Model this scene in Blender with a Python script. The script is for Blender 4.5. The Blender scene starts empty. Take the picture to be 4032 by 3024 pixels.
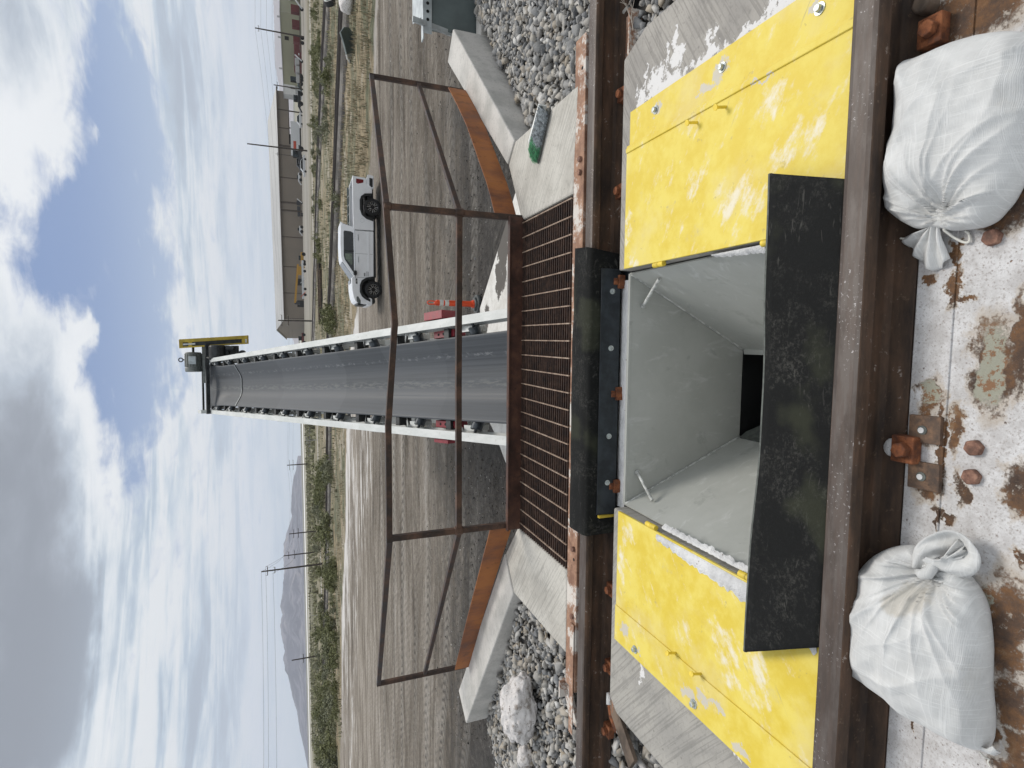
import bpy, bmesh, math, random
import numpy as np
from mathutils import Vector, Matrix, noise as mnoise
random.seed(7); rng = np.random.default_rng(7)
R = math.radians
S = bpy.context.scene
COL = S.collection

# ------------------------------------------------------------------ camera, sky, sun, exposure
HCAM = 1.43; FPX = 2200.0; YAW, PITCH, ROLL = 4.95, 20.85, 1.3
def cam_axes():
    y, p, r = R(YAW), R(PITCH), R(ROLL)
    F = Vector((-math.sin(y)*math.cos(p), math.cos(y)*math.cos(p), -math.sin(p)))
    Rh = Vector((math.cos(y), math.sin(y), 0)); Uh = Rh.cross(F)
    Rt = Rh*math.cos(r) - Uh*math.sin(r)
    return F, Rt, Rt.cross(F)
CF, CR, CU = cam_axes()
cam = bpy.data.cameras.new('camera'); camo = bpy.data.objects.new('camera', cam); COL.objects.link(camo)
cam.sensor_fit = 'HORIZONTAL'; cam.sensor_width = 36; cam.lens = FPX/4032*36
cam.clip_start = 0.05; cam.clip_end = 60000
# the photograph was taken upright and stored turned on its side: picture right = down, picture up = right
m = Matrix((-CU, CR, -CF)).transposed().to_4x4(); m.translation = Vector((0, 0, HCAM))
camo.matrix_world = m
S.camera = camo
S.view_settings.view_transform = 'Standard'; S.view_settings.look = 'None'
S.view_settings.gamma = 1; S.view_settings.exposure = 0.0; S.view_settings.use_curve_mapping = False
S.cycles.max_bounces = 6; S.cycles.diffuse_bounces = 3; S.cycles.glossy_bounces = 3
S.cycles.transmission_bounces = 4; S.cycles.volume_bounces = 1; S.cycles.transparent_max_bounces = 6
S.cycles.use_denoising = True

def ray(x, y):
    return (CF*FPX + CR*(3024 - y - 1512) - CU*(x - 2016)).normalized()
def at(x, y, z=0.0):                       # where the line of sight of a photo point meets the level z
    d = ray(x, y); return Vector((0, 0, HCAM)) + d*((z - HCAM)/d.z)
def atY(x, y, Y):                          # ... or the upright plane at distance Y
    d = ray(x, y); return Vector((0, 0, HCAM)) + d*(Y/d.y)
def azel(x, y):
    d = ray(x, y); return math.degrees(math.atan2(d.x, d.y)), math.degrees(math.asin(d.z))

# ------------------------------------------------------------------ node helper
class NT:
    def __init__(s, nt, gain=1.4): s.nt = nt; s.N = nt.nodes; s.L = nt.links; s.gain = gain
    def n(s, t, **k):
        o = s.N.new(t)
        for a, b in k.items(): setattr(o, a, b)
        return o
    def put(s, sock, v):
        if isinstance(v, bpy.types.NodeSocket): s.L.new(v, sock)
        elif v is not None:
            if sock.type == 'RGBA' and hasattr(v, '__len__') and len(v) == 3: v = (*v, 1)
            sock.default_value = v
    def m(s, op, a, b=None, c=None, clamp=False):
        o = s.n('ShaderNodeMath', operation=op); o.use_clamp = clamp
        s.put(o.inputs[0], a)
        if b is not None: s.put(o.inputs[1], b)
        if c is not None: s.put(o.inputs[2], c)
        return o.outputs[0]
    def vm(s, op, a, b=None):
        o = s.n('ShaderNodeVectorMath', operation=op); s.put(o.inputs[0], a)
        if b is not None: s.put(o.inputs[1], b)
        return o.outputs[0]
    def pos(s): return s.n('ShaderNodeNewGeometry').outputs['Position']
    def obj(s): return s.n('ShaderNodeTexCoord').outputs['Object']
    def sep(s, v):
        o = s.n('ShaderNodeSeparateXYZ'); s.put(o.inputs[0], v); return o.outputs
    def comb(s, x, y, z=0.0):
        o = s.n('ShaderNodeCombineXYZ')
        for i, v in enumerate((x, y, z)): s.put(o.inputs[i], v)
        return o.outputs[0]
    def scale(s, v, sc): return s.vm('MULTIPLY', v, sc)
    def noise(s, v, sc, det=4, rough=0.55, dist=0.0):
        o = s.n('ShaderNodeTexNoise'); s.put(o.inputs['Vector'], v)
        s.put(o.inputs['Scale'], sc); s.put(o.inputs['Detail'], det); s.put(o.inputs['Roughness'], rough); s.put(o.inputs['Distortion'], dist)
        if s.gain == 1: return o.outputs[0]
        return s.m('MULTIPLY_ADD', o.outputs[0], s.gain, .5-.5*s.gain, clamp=True)
    def vor(s, v, sc, feature='F1', out='Distance'):
        o = s.n('ShaderNodeTexVoronoi', feature=feature); s.put(o.inputs['Vector'], v); s.put(o.inputs['Scale'], sc); return o.outputs[out]
    def wave(s, v, sc, dist=0, det=2, dirn='X'):
        o = s.n('ShaderNodeTexWave', bands_direction=dirn); s.put(o.inputs['Vector'], v); s.put(o.inputs['Scale'], sc)
        s.put(o.inputs['Distortion'], dist); s.put(o.inputs['Detail'], det); return o.outputs['Fac']
    def step(s, v, lo, hi):
        o = s.n('ShaderNodeMapRange', interpolation_type='SMOOTHSTEP'); s.put(o.inputs[0], v); s.put(o.inputs[1], lo); s.put(o.inputs[2], hi)
        return o.outputs[0]
    def lin(s, v, a, b, c, d):
        o = s.n('ShaderNodeMapRange'); s.put(o.inputs[0], v)
        for i, q in enumerate((a, b, c, d)): s.put(o.inputs[1+i], q)
        return o.outputs[0]
    def mix(s, f, a, b):
        o = s.n('ShaderNodeMix', data_type='RGBA'); s.put(o.inputs[0], f); s.put(o.inputs[6], a); s.put(o.inputs[7], b); return o.outputs[2]
    def attr(s, name):
        o = s.n('ShaderNodeAttribute'); o.attribute_name = name; return o.outputs['Fac']
    def bump(s, h, st=0.5, d=0.01, nrm=None):
        o = s.n('ShaderNodeBump'); s.put(o.inputs['Strength'], st); s.put(o.inputs['Distance'], d); s.put(o.inputs['Height'], h)
        if nrm is not None: s.put(o.inputs['Normal'], nrm)
        return o.outputs[0]
    def island(s): return s.n('ShaderNodeNewGeometry').outputs['Random Per Island']
    def objrand(s): return s.n('ShaderNodeObjectInfo').outputs['Random']
    def up(s): return s.sep(s.n('ShaderNodeNewGeometry').outputs['Normal'])[2]
    def ramp(s, f, stops):
        o = s.n('ShaderNodeValToRGB'); cr = o.color_ramp
        while len(cr.elements) < len(stops): cr.elements.new(0.5)
        for e, (p, c) in zip(cr.elements, stops): e.position = p; e.color = (*c, 1)
        s.put(o.inputs[0], f); return o.outputs[0]
    def mx(s, *a):
        r = a[0]
        for b in a[1:]: r = s.m('MAXIMUM', r, b)
        return r
    def blobs(s, vec, lst, wob=0.05, wsc=8):
        """union of soft ellipses (x, y, rx, ry) on the XY plane with ragged edges: 1 inside, 0 outside"""
        n1 = s.noise(vec, wsc, 5, 0.65); n2 = s.noise(s.vm('ADD', vec, (7.3, 2.1, 0)), wsc, 5, 0.65)
        x, y, z = s.sep(vec)
        x = s.m('ADD', x, s.m('MULTIPLY', s.m('SUBTRACT', n1, 0.5), wob*2)); y = s.m('ADD', y, s.m('MULTIPLY', s.m('SUBTRACT', n2, 0.5), wob*2))
        r = None
        for (cx, cy, rx, ry) in lst:
            a = s.m('DIVIDE', s.m('SUBTRACT', x, cx), rx); b = s.m('DIVIDE', s.m('SUBTRACT', y, cy), ry)
            d = s.m('SUBTRACT', 1.0, s.m('ADD', s.m('MULTIPLY', a, a), s.m('MULTIPLY', b, b)))
            r = d if r is None else s.m('MAXIMUM', r, d)
        return r

def hexc(h):
    h = h.lstrip('#'); v = [int(h[i:i+2], 16)/255 for i in (0, 2, 4)]
    return tuple(c/12.92 if c <= .04045 else ((c+.055)/1.055)**2.4 for c in v)

# ------------------------------------------------------------------ world
W = bpy.data.worlds.new('World'); S.world = W; W.use_nodes = True
w = NT(W.node_tree, 1); w.N.clear()
SUN_EL, SUN_AZ = 58.0, 35.0                # sun veiled by cloud, ahead and to the right
dirv = w.vm('NORMALIZE', w.n('ShaderNodeTexCoord').outputs['Generated'])
dx, dy, dz = w.sep(dirv)
el = w.m('MULTIPLY', w.m('ARCSINE', dz), 57.2958); az = w.m('MULTIPLY', w.m('ARCTAN2', dx, dy), 57.2958)
iz = w.m('DIVIDE', 1.0, w.m('ADD', w.m('MAXIMUM', dz, 0.0), 0.10))
cp = w.comb(w.m('MULTIPLY', dx, iz), w.m('MULTIPLY', dy, iz), 0.0)          # cloud layer seen in perspective
wob1 = w.m('SUBTRACT', w.noise(cp, 1.3, 6, 0.6), 0.5); wob2 = w.m('SUBTRACT', w.noise(w.vm('ADD', cp, (5.2, 9.1, 0)), 1.7, 6, 0.6), 0.5)
azw = w.m('ADD', az, w.m('MULTIPLY', wob1, 12.0)); elw = w.m('ADD', el, w.m('MULTIPLY', wob2, 5.0))
def sky_blobs(lst):
    r = None
    for (px, py, sx, sy, amp) in lst:       # centre and half sizes as seen, turned into azimuth / elevation
        a0, e0 = azel(px, py); ra = sy/2200*57.3*1.1; re = sx/2200*57.3*0.9
        a = w.m('DIVIDE', w.m('SUBTRACT', azw, a0), ra); b = w.m('DIVIDE', w.m('SUBTRACT', elw, e0), re)
        g = w.m('MULTIPLY', w.m('EXPONENT', w.m('MULTIPLY', w.m('ADD', w.m('MULTIPLY', a, a), w.m('MULTIPLY', b, b)), -1.0)), amp)
        r = g if r is None else w.m('ADD', r, g)
    return r
D = lambda *t: t
blue_g = sky_blobs([D(450,130,60,160,.85), D(465,350,110,170,1.0), D(480,570,125,150,1.05), D(430,780,105,130,1.0), D(350,900,160,100,1.0), D(400,1010,190,110,1.0), D(330,1130,120,110,.9), D(560,1180,80,130,.9),
                    D(470,1310,150,110,1.0), D(540,1450,120,120,1.0), D(500,1580,90,100,.85), D(490,1750,60,150,.65), D(480,1950,40,170,.40), D(620,1560,60,90,.5)])
dark_g = sky_blobs([D(40,150,110,330,.85), D(100,1700,170,330,.85), D(60,2150,190,250,.8), D(180,2500,150,210,.85), D(290,2560,80,230,.7), D(120,2850,200,260,.85), D(30,2980,140,200,.6),
                    D(760,850,55,420,.42), D(730,260,45,280,.36), D(850,2630,85,330,.50), D(800,2960,130,160,.40), D(640,2900,70,150,.2), D(900,1250,40,260,.25), D(560,2150,60,240,.25)])
white_g = sky_blobs([D(240,480,110,260,.95), D(130,900,120,260,.95), D(160,700,120,200,.7), D(330,1560,90,160,.8), D(380,1850,80,260,.6), D(610,900,60,500,.75), D(700,2150,70,240,.55), D(430,2400,50,260,.5), D(600,2480,60,200,.4), D(420,2800,60,240,.45)])
wisp_g = sky_blobs([D(420,1050,26,60,.8), D(370,1130,26,60,.8), D(320,1200,28,70,.8), D(470,465,16,40,.9), D(375,510,14,40,.7), D(520,970,12,26,.9), D(500,850,12,30,.7), D(360,1300,30,45,1.0), D(280,1360,40,60,.8), D(590,1080,12,60,.7)])
n_big = w.noise(cp, 0.9, 8, 0.58, 0.3); n_fine = w.noise(w.scale(cp, (1.0, 1.0, 1.0)), 4.2, 9, 0.62, 0.4)
n_str = w.noise(w.comb(w.m('ADD', w.m('MULTIPLY', az, 0.030), w.m('MULTIPLY', el, 0.02)), w.m('MULTIPLY', el, 0.42), 0.0), 2.0, 7, 0.6, 0.6)  # flat streaks low down
n_wisp = w.noise(w.scale(cp, (2.6, 0.9, 1.0)), 2.0, 8, 0.6, 0.8)
cov = w.m('ADD', w.m('SUBTRACT', w.m('ADD', 0.98, wisp_g), blue_g), w.m('ADD', w.m('MULTIPLY', w.m('SUBTRACT', n_fine, 0.5), 2.4), w.m('MULTIPLY', w.m('SUBTRACT', n_big, 0.5), 0.5)))
cov = w.m('ADD', cov, w.m('ADD', w.m('MULTIPLY', dark_g, 0.7), w.m('MULTIPLY', w.m('SUBTRACT', n_wisp, 0.47), 1.3)))
cov = w.step(cov, 0.0, 1.08)
low = w.step(el, 19.0, 11.0)
streak = w.m('MULTIPLY', w.m('SUBTRACT', w.step(n_str, 0.34, 0.68), 0.5), low)
dark = w.m('ADD', w.m('ADD', dark_g, w.m('MULTIPLY', w.m('SUBTRACT', n_big, 0.50), 1.9)), w.m('MULTIPLY', w.m('SUBTRACT', n_fine, 0.5), 1.15))
dark = w.m('SUBTRACT', w.m('SUBTRACT', dark, w.m('MULTIPLY', white_g, 0.7)), w.m('MULTIPLY', streak, 1.25))
dark = w.step(dark, -0.35, 1.45)
cloud = w.ramp(dark, [(0.0, (0.90, 0.92, 0.93)), (0.25, (0.72, 0.765, 0.805)), (0.52, (0.47, 0.53, 0.60)), (0.85, (0.285, 0.315, 0.36)), (1.0, (0.235, 0.26, 0.30))])
cloud = w.mix(low, cloud, w.ramp(dark, [(0.0, (0.84, 0.865, 0.87)), (0.30, (0.66, 0.735, 0.785)), (0.62, (0.46, 0.565, 0.665)), (1.0, (0.33, 0.40, 0.48))]))
nish = w.n('ShaderNodeTexSky', sky_type='NISHITA'); nish.sun_disc = False
nish.sun_elevation = R(SUN_EL); nish.sun_rotation = R(SUN_AZ); nish.air_density = 1.0; nish.dust_density = 0.6; nish.ozone_density = 1.5
blue_sky = w.mix(0.70, w.scale(nish.outputs[0], (0.085, 0.085, 0.085)), (0.115, 0.225, 0.50))
blue_sky = w.mix(w.step(el, 17.0, 3.0), blue_sky, (0.46, 0.58, 0.72))
skyc = w.mix(cov, blue_sky, cloud)
hz = w.m('POWER', w.m('SUBTRACT', 1.0, w.m('MINIMUM', w.m('DIVIDE', w.m('MAXIMUM', el, 0.0), 8.0), 1.0)), 1.4)
skyc = w.mix(w.m('MULTIPLY', hz, 0.8), skyc, (0.50, 0.62, 0.70))
over = w.step(el, 24.0, 45.0)                                                # bright veiled cloud overhead
skyc = w.mix(w.m('MULTIPLY', over, 0.6), skyc, (0.66, 0.68, 0.70))
bg = w.n('ShaderNodeBackground'); w.put(bg.inputs[0], skyc); bg.inputs[1].default_value = 1.0
wo = w.n('ShaderNodeOutputWorld'); w.L.new(bg.outputs[0], wo.inputs[0])

sun = bpy.data.lights.new('sun', 'SUN'); sun.energy = 2.3; sun.angle = R(20); sun.color = (1, 0.95, 0.88)
suno = bpy.data.objects.new('sun', sun); COL.objects.link(suno)
sd = Vector((math.sin(R(SUN_AZ))*math.cos(R(SUN_EL)), math.cos(R(SUN_AZ))*math.cos(R(SUN_EL)), math.sin(R(SUN_EL))))
suno.rotation_euler = sd.to_track_quat('Z', 'Y').to_euler()

# ------------------------------------------------------------------ materials
def mat(name, fn):
    M = bpy.data.materials.new(name); M.use_nodes = True; t = NT(M.node_tree)
    b = t.N['Principled BSDF']
    r = fn(t, b) or {}
    for kk, v in r.items():
        t.put(b.inputs[kk], v)
    return M
def plain(name, c, rough=0.6, metal=0.0, var=0.12, sc=6.0, bump=0.0, bsc=60.0, coat=0.0):
    def f(t, b):
        p = t.obj(); n = t.noise(p, sc, 5, 0.6)
        lo = tuple(x*(1-var*1.6) for x in c); hi = tuple(min(1, x*(1+var)) for x in c)
        d = {'Base Color': t.mix(t.step(n, 0.3, 0.7), lo, hi), 'Roughness': t.lin(n, 0.2, 0.8, max(0, rough-.08), min(1, rough+.08)), 'Metallic': metal}
        if bump: d['Normal'] = t.bump(t.noise(p, bsc, 4, 0.6), bump, 0.005)
        if coat: d['Coat Weight'] = coat; d['Coat Roughness'] = 0.08
        return d
    return mat(name, f)
def rusty(name, c1, c2, c3, rough=0.75, sc=9.0, stretch=(1, 1, 1), paint=None, pthr=0.5):
    def f(t, b):
        p = t.scale(t.pos(), stretch); n = t.noise(p, sc, 8, 0.68); n2 = t.noise(p, sc*5, 6, 0.7); big = t.noise(p, sc*0.3, 3, 0.5)
        c = t.ramp(t.m('ADD', t.m('MULTIPLY', n, .75), t.m('MULTIPLY', big, .25)), [(0.36, c1), (0.5, c2), (0.64, c3)])
        c = t.mix(t.m('MULTIPLY', t.step(n2, 0.55, 0.78), .8), c, tuple(x*0.45 for x in c2)); c = t.mix(t.m('MULTIPLY', t.step(n2, 0.42, 0.22), .5), c, c3)
        h = n2
        if paint:
            pm = t.m('MULTIPLY', t.step(t.m('ADD', t.m('ADD', big, t.m('MULTIPLY', t.m('SUBTRACT', n, .5), .6)), t.m('MULTIPLY', t.m('SUBTRACT', n2, .5), .5)), pthr, pthr+.16), .85)
            c = t.mix(pm, c, paint)
        return {'Base Color': c, 'Roughness': t.lin(n, .3, .7, rough-.12, rough+.15), 'Normal': t.bump(h, 0.35, 0.002)}
    return mat(name, f)

M = {}
M['rail_tube'] = rusty('rail_tube_rust', (.018, .010, .007), (.042, .022, .014), (.10, .052, .032), 0.6, 9)
M['toe_beam'] = rusty('dark_rust', (.030, .012, .007), (.060, .022, .012), (.10, .042, .022), 0.55, 7)
M['kick_plate'] = rusty('orange_rust', (.10, .032, .012), (.22, .072, .019), (.32, .115, .028), 0.6, 3.6, (1, 1, .5))
M['clip'] = rusty('clip_rust', (.075, .026, .012), (.165, .052, .018), (.27, .10, .042), 0.85, 30)
M['bolt'] = rusty('bolt_rust', (.09, .045, .03), (.17, .085, .06), (.30, .17, .12), 0.8, 40)
M['grate'] = rusty('grating_rust', (.018, .009, .007), (.042, .021, .014), (.085, .047, .033), 0.75, 25)
M['grate_rod'] = rusty('grating_rod', (.16, .10, .07), (.26, .18, .13), (.36, .28, .22), 0.7, 25)
M['grate_edge'] = rusty('band_rust', (.20, .10, .06), (.30, .17, .11), (.40, .24, .16), 0.8, 12, (1, 1, 1), (.62, .60, .56), 0.50)
M['plate_rust'] = rusty('tie_plate_rust', (.06, .04, .03), (.12, .075, .05), (.22, .13, .08), 0.8, 20)

def f_rail(t, b):
    p = t.pos(); n = t.noise(t.scale(p, (.25, 1, 1)), 14, 6, .65); n2 = t.noise(p, 45, 6, .7)
    side = t.ramp(n, [(.3, (.020, .011, .007)), (.5, (.050, .028, .016)), (.72, (.095, .050, .028))])
    side = t.mix(t.step(n2, .62, .8), side, (.11, .07, .045))
    top = t.mix(t.step(n, .35, .65), (.056, .040, .032), (.104, .086, .076))
    edge = t.step(t.noise(t.scale(p, (.12, 1, 1)), 60, 3, .5), .45, .6)
    top = t.mix(t.m('MULTIPLY', edge, .45), top, (.075, .05, .038))
    n3 = t.noise(p, 95, 5, .7); sp = t.m('MULTIPLY', t.step(n3, .62, .74), t.step(t.noise(t.scale(p, (.5, 1, 1)), 7, 4, .65), .42, .66))
    top = t.mix(t.m('MULTIPLY', sp, .8), top, (.52, .50, .50))
    u = t.m('MULTIPLY', t.step(t.up(), .80, .93), t.step(t.sep(p)[2], -0.03, -0.02))
    dust = t.m('MULTIPLY', t.m('MULTIPLY', t.step(n2, .64, .74), t.step(n, .52, .62)), .55)
    side = t.mix(dust, side, (.42, .38, .35))
    return {'Base Color': t.mix(u, side, top), 'Roughness': t.m('SUBTRACT', .78, t.m('MULTIPLY', u, .24)), 'Metallic': t.m('MULTIPLY', u, .15), 'Normal': t.bump(n2, .35, .0015)}
M['rail'] = mat('railhead_steel', f_rail)

def concrete(name, base, broom=None, stain=(.30, .28, .25), salt=None, mud=None, saltblobs=None, dark=None):
    def f(t, b):
        p = t.pos(); n = t.noise(p, 3.2, 7, .6); fine = t.noise(p, 60, 5, .6)
        c = t.mix(t.step(n, .35, .7), base, stain)
        h = fine
        if broom is not None:
            v = t.n('ShaderNodeVectorRotate', rotation_type='Z_AXIS'); t.put(v.inputs['Vector'], p); v.inputs['Angle'].default_value = R(broom)
            st = t.noise(t.scale(v.outputs[0], (3, 90, 3)), 1.0, 3, .55)
            c = t.mix(t.m('MULTIPLY', t.step(st, .48, .68), .5), c, tuple(x*.60 for x in stain)); h = t.m('ADD', st, fine)
        c = t.mix(t.m('MULTIPLY', t.step(t.noise(p, 13, 7, .75), .52, .70), .35), c, tuple(x*.66 for x in stain)); c = t.mix(t.m('MULTIPLY', t.step(fine, .58, .70), .3), c, tuple(x*.55 for x in stain))
        sp = t.step(t.vor(p, 14), .10, .05)
        c = t.mix(t.m('MULTIPLY', sp, .45), c, (.12, .11, .10))
        if dark:
            c = t.mix(t.m('MULTIPLY', t.step(t.blobs(p, dark, .04, 9), -.1, .4), .75), c, (.13, .12, .115))
        if saltblobs:
            sm = t.step(t.m('ADD', t.blobs(p, saltblobs, .06, 17), t.m('MULTIPLY', t.m('SUBTRACT', t.noise(p, 38, 6, .75), .52), 3.2)), -.05, .25)
            c = t.mix(sm, c, (.66, .65, .645)); h = t.m('ADD', h, t.m('MULTIPLY', sm, 2.0))
        if mud:
            mm = t.step(t.m('ADD', t.noise(p, 1.7, 8, .7), t.m('MULTIPLY', t.blobs(p, mud, .3, 1.5), .22)), .50, .58)
            c = t.mix(mm, c, (.10, .09, .08))
        return {'Base Color': c, 'Roughness': .85, 'Normal': t.bump(h, .35, .003)}
    return mat(name, f)
M['apron'] = concrete('broomed_concrete', (.52, .50, .455), 38, (.42, .40, .36))
M['wall'] = concrete('cast_concrete', (.55, .53, .50), None, (.42, .41, .385))
M['slab_r'] = concrete('slab_concrete_right', (.36, .34, .31), -32, (.28, .265, .245), saltblobs=[(1.12, 2.30, .05, .05), (1.13, 2.18, .07, .07), (1.17, 2.22, .05, .012), (1.10, 2.08, .045, .12), (1.22, 2.12, .06, .012), (1.19, 2.05, .035, .05), (1.27, 2.06, .05, .018), (1.10, 1.86, .04, .10), (1.16, 1.84, .05, .018), (1.20, 2.27, .05, .012), (1.09, 1.62, .02, .2), (1.11, 1.50, .05, .07), (1.08, 1.35, .025, .12)],
                       dark=[(1.17, 1.52, .02, .012), (1.21, 1.49, .05, .012), (1.16, 1.46, .02, .03)])
M['slab_l'] = concrete('slab_concrete_left', (.36, .345, .315), 40, (.29, .28, .26), saltblobs=[(-1.60, 2.18, .06, .010), (-1.53, 1.5, .014, .3), (-1.56, 2.09, .012, .012)])
M['pad'] = concrete('mud_splashed_pad', (.72, .71, .68), None, (.60, .585, .55), mud=[(1.5, 9.6, .5, .25), (1.0, 9.9, .3, .2), (1.9, 9.3, .4, .3), (.4, 10.6, .4, .2)])

def f_yellow(blist, greys, rot):
    def f(t, b):
        p = t.pos(); n = t.noise(p, 7, 7, .65); fine = t.noise(p, 120, 4, .6)
        c = t.mix(t.step(n, .3, .7), (.65, .49, .040), (.72, .59, .115))
        v = t.n('ShaderNodeVectorRotate', rotation_type='Z_AXIS'); t.put(v.inputs['Vector'], p); v.inputs['Angle'].default_value = R(rot)
        st = t.noise(t.scale(v.outputs[0], (6, 17, 1)), 1.0, 8, .70)
        bm = t.blobs(p, blist, .06, 12)
        sc = t.step(t.m('ADD', t.m('ADD', t.m('MULTIPLY', st, .75), t.m('MULTIPLY', t.noise(p, 26, 7, .75), .35)), t.m('MULTIPLY', t.m('MAXIMUM', bm, -.6), .12)), .54, .80)
        c = t.mix(t.m('MULTIPLY', sc, .85), c, (.74, .70, .60))
        film = t.step(t.noise(v.outputs[0], 3.1, 6, .62), .50, .75)
        c = t.mix(t.m('MULTIPLY', film, .30), c, (.66, .58, .36))
        sp = t.step(t.noise(p, 22, 5, .7), .70, .76)
        c = t.mix(t.m('MULTIPLY', sp, .35), c, (.30, .24, .12))
        if greys:
            g = t.step(t.m('ADD', t.blobs(p, greys, .045, 18), t.m('MULTIPLY', t.m('SUBTRACT', t.noise(p, 45, 6, .75), .5), 2.4)), .0, .5)
            c = t.mix(t.m('MULTIPLY', g, .85), c, (.50, .48, .46))
        dsc = t.m('MULTIPLY', t.step(t.noise(t.scale(v.outputs[0], (3, 26, 1)), 1.0, 5, .6), .74, .84), t.step(n, .40, .6)); c = t.mix(t.m('MULTIPLY', dsc, .5), c, (.30, .26, .18)); smu = t.step(t.noise(p, 5.5, 7, .72), .60, .80); c = t.mix(t.m('MULTIPLY', smu, .35), c, (.52, .46, .30))
        return {'Base Color': c, 'Roughness': t.lin(n, .2, .8, .50, .72), 'Normal': t.bump(t.m('ADD', fine, t.m('MULTIPLY', sc, 2)), .25, .0012)}
    return f
M['yellow_r'] = mat('worn_yellow_right', f_yellow([(.50, 1.62, .12, .10), (.62, 1.88, .06, .06), (.36, 2.33, .05, .06), (.52, 2.36, .2, .02), (.80, 1.50, .08, .08), (.62, 1.38, .08, .1), (.84, 1.9, .05, .05)],
    [(1.02, 2.18, .035, .045), (1.02, 1.77, .05, .05), (.98, 1.84, .02, .06), (.88, 1.55, .008, .05), (1.03, 1.36, .03, .02)], 30))
M['yellow_l'] = mat('worn_yellow_left', f_yellow([(-1.16, 1.60, .09, .08), (-1.20, 1.45, .10, .06), (-1.28, 1.52, .05, .1), (-.95, 2.30, .05, .06), (-1.1, 2.34, .2, .03), (-1.22, 1.85, .05, .05)],
    [(-1.47, 1.80, .03, .06), (-1.43, 1.72, .02, .05), (-1.41, 1.64, .015, .05), (-1.50, 1.50, .03, .05), (-1.44, 2.30, .035, .05), (-1.48, 2.18, .02, .03)], -35))
M['yellow'] = plain('yellow_paint', (.70, .52, .05), .5, 0, .15, 20)
M['guard_yellow'] = plain('guard_yellow_paint', (.50, .36, .04), .5, 0, .15, 4)
def f_salt(t, b):
    p = t.pos(); n = t.noise(p, 90, 5, .75); g = t.noise(p, 9, 5, .6); v = t.vor(p, 160)
    c = t.mix(t.step(g, .3, .7), (.58, .58, .585), (.72, .72, .72)); c = t.mix(t.step(t.vor(p, 26), .09, .04), c, (.25, .2, .17))
    return {'Base Color': c, 'Roughness': .8, 'Normal': t.bump(t.m('ADD', n, t.m('MULTIPLY', v, .6)), .9, .004)}
M['salt'] = mat('granular_salt', f_salt)
def f_hop(t, b):
    p = t.pos(); n = t.noise(p, 4, 6, .65); s = t.noise(t.scale(p, (1, 1, .35)), 13, 7, .7, .8)
    c = t.mix(t.step(n, .3, .7), (.40, .41, .385), (.44, .45, .425))
    c = t.mix(t.m('MULTIPLY', t.step(s, .56, .80), .55), c, (.60, .61, .60))
    c = t.mix(t.m('MULTIPLY', t.step(t.noise(p, 6, 6, .7, .5), .62, .72), .25), c, (.18, .185, .175))
    return {'Base Color': c, 'Roughness': .5, 'Normal': t.bump(s, .15, .002)}
M['hopper'] = mat('grey_hopper_paint', f_hop)
M['weld'] = plain('weld_bead_paint', (.50, .51, .49), .6, 0, .2, 40, .5, 90)
def f_rubber(t, b):
    p = t.pos(); n = t.noise(p, 5, 8, .75, .2); s = t.noise(t.scale(p, (1, 1, .6)), 70, 7, .8, .3); g = t.noise(p, 3, 4, .5)
    c = t.mix(t.step(s, .45, .80), (.004, .0045, .0045), (.012, .0125, .012))
    dm = t.m('MULTIPLY', t.step(n, .42, .72), t.step(s, .42, .70))
    c = t.mix(t.m('MULTIPLY', dm, .42), c, (.115, .112, .10)); sc_ = t.step(t.noise(t.scale(p, (1.2, 6, 2)), 6, 5, .6, 1.5), .68, .76); c = t.mix(t.m('MULTIPLY', sc_, .22), c, (.16, .155, .14))
    c = t.mix(t.m('MULTIPLY', t.step(g, .56, .7), .35), c, (.055, .060, .035))
    return {'Base Color': c, 'Roughness': t.lin(s, .3, .7, .8, .95), 'Specular IOR Level': .25, 'Normal': t.bump(s, .4, .003)}
M['rubber'] = mat('scuffed_black_rubber', f_rubber)
M['rubber_edge'] = plain('rubber_edge', (.10, .11, .10), .7, 0, .2, 40)
M['dark_steel'] = plain('dark_mill_steel', (.035, .042, .050), .45, .5, .2, 12)
M['zinc'] = plain('zinc_bolt', (.50, .54, .54), .35, .7, .2, 40)
M['galv'] = plain('galvanised_steel', (.42, .45, .46), .42, .55, .12, 9, .1, 40)
M['galv_dark'] = plain('galvanised_panel', (.115, .14, .14), .5, .3, .10, 3)
M['black'] = plain('black_void', (.004, .004, .004), .9)
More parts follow.
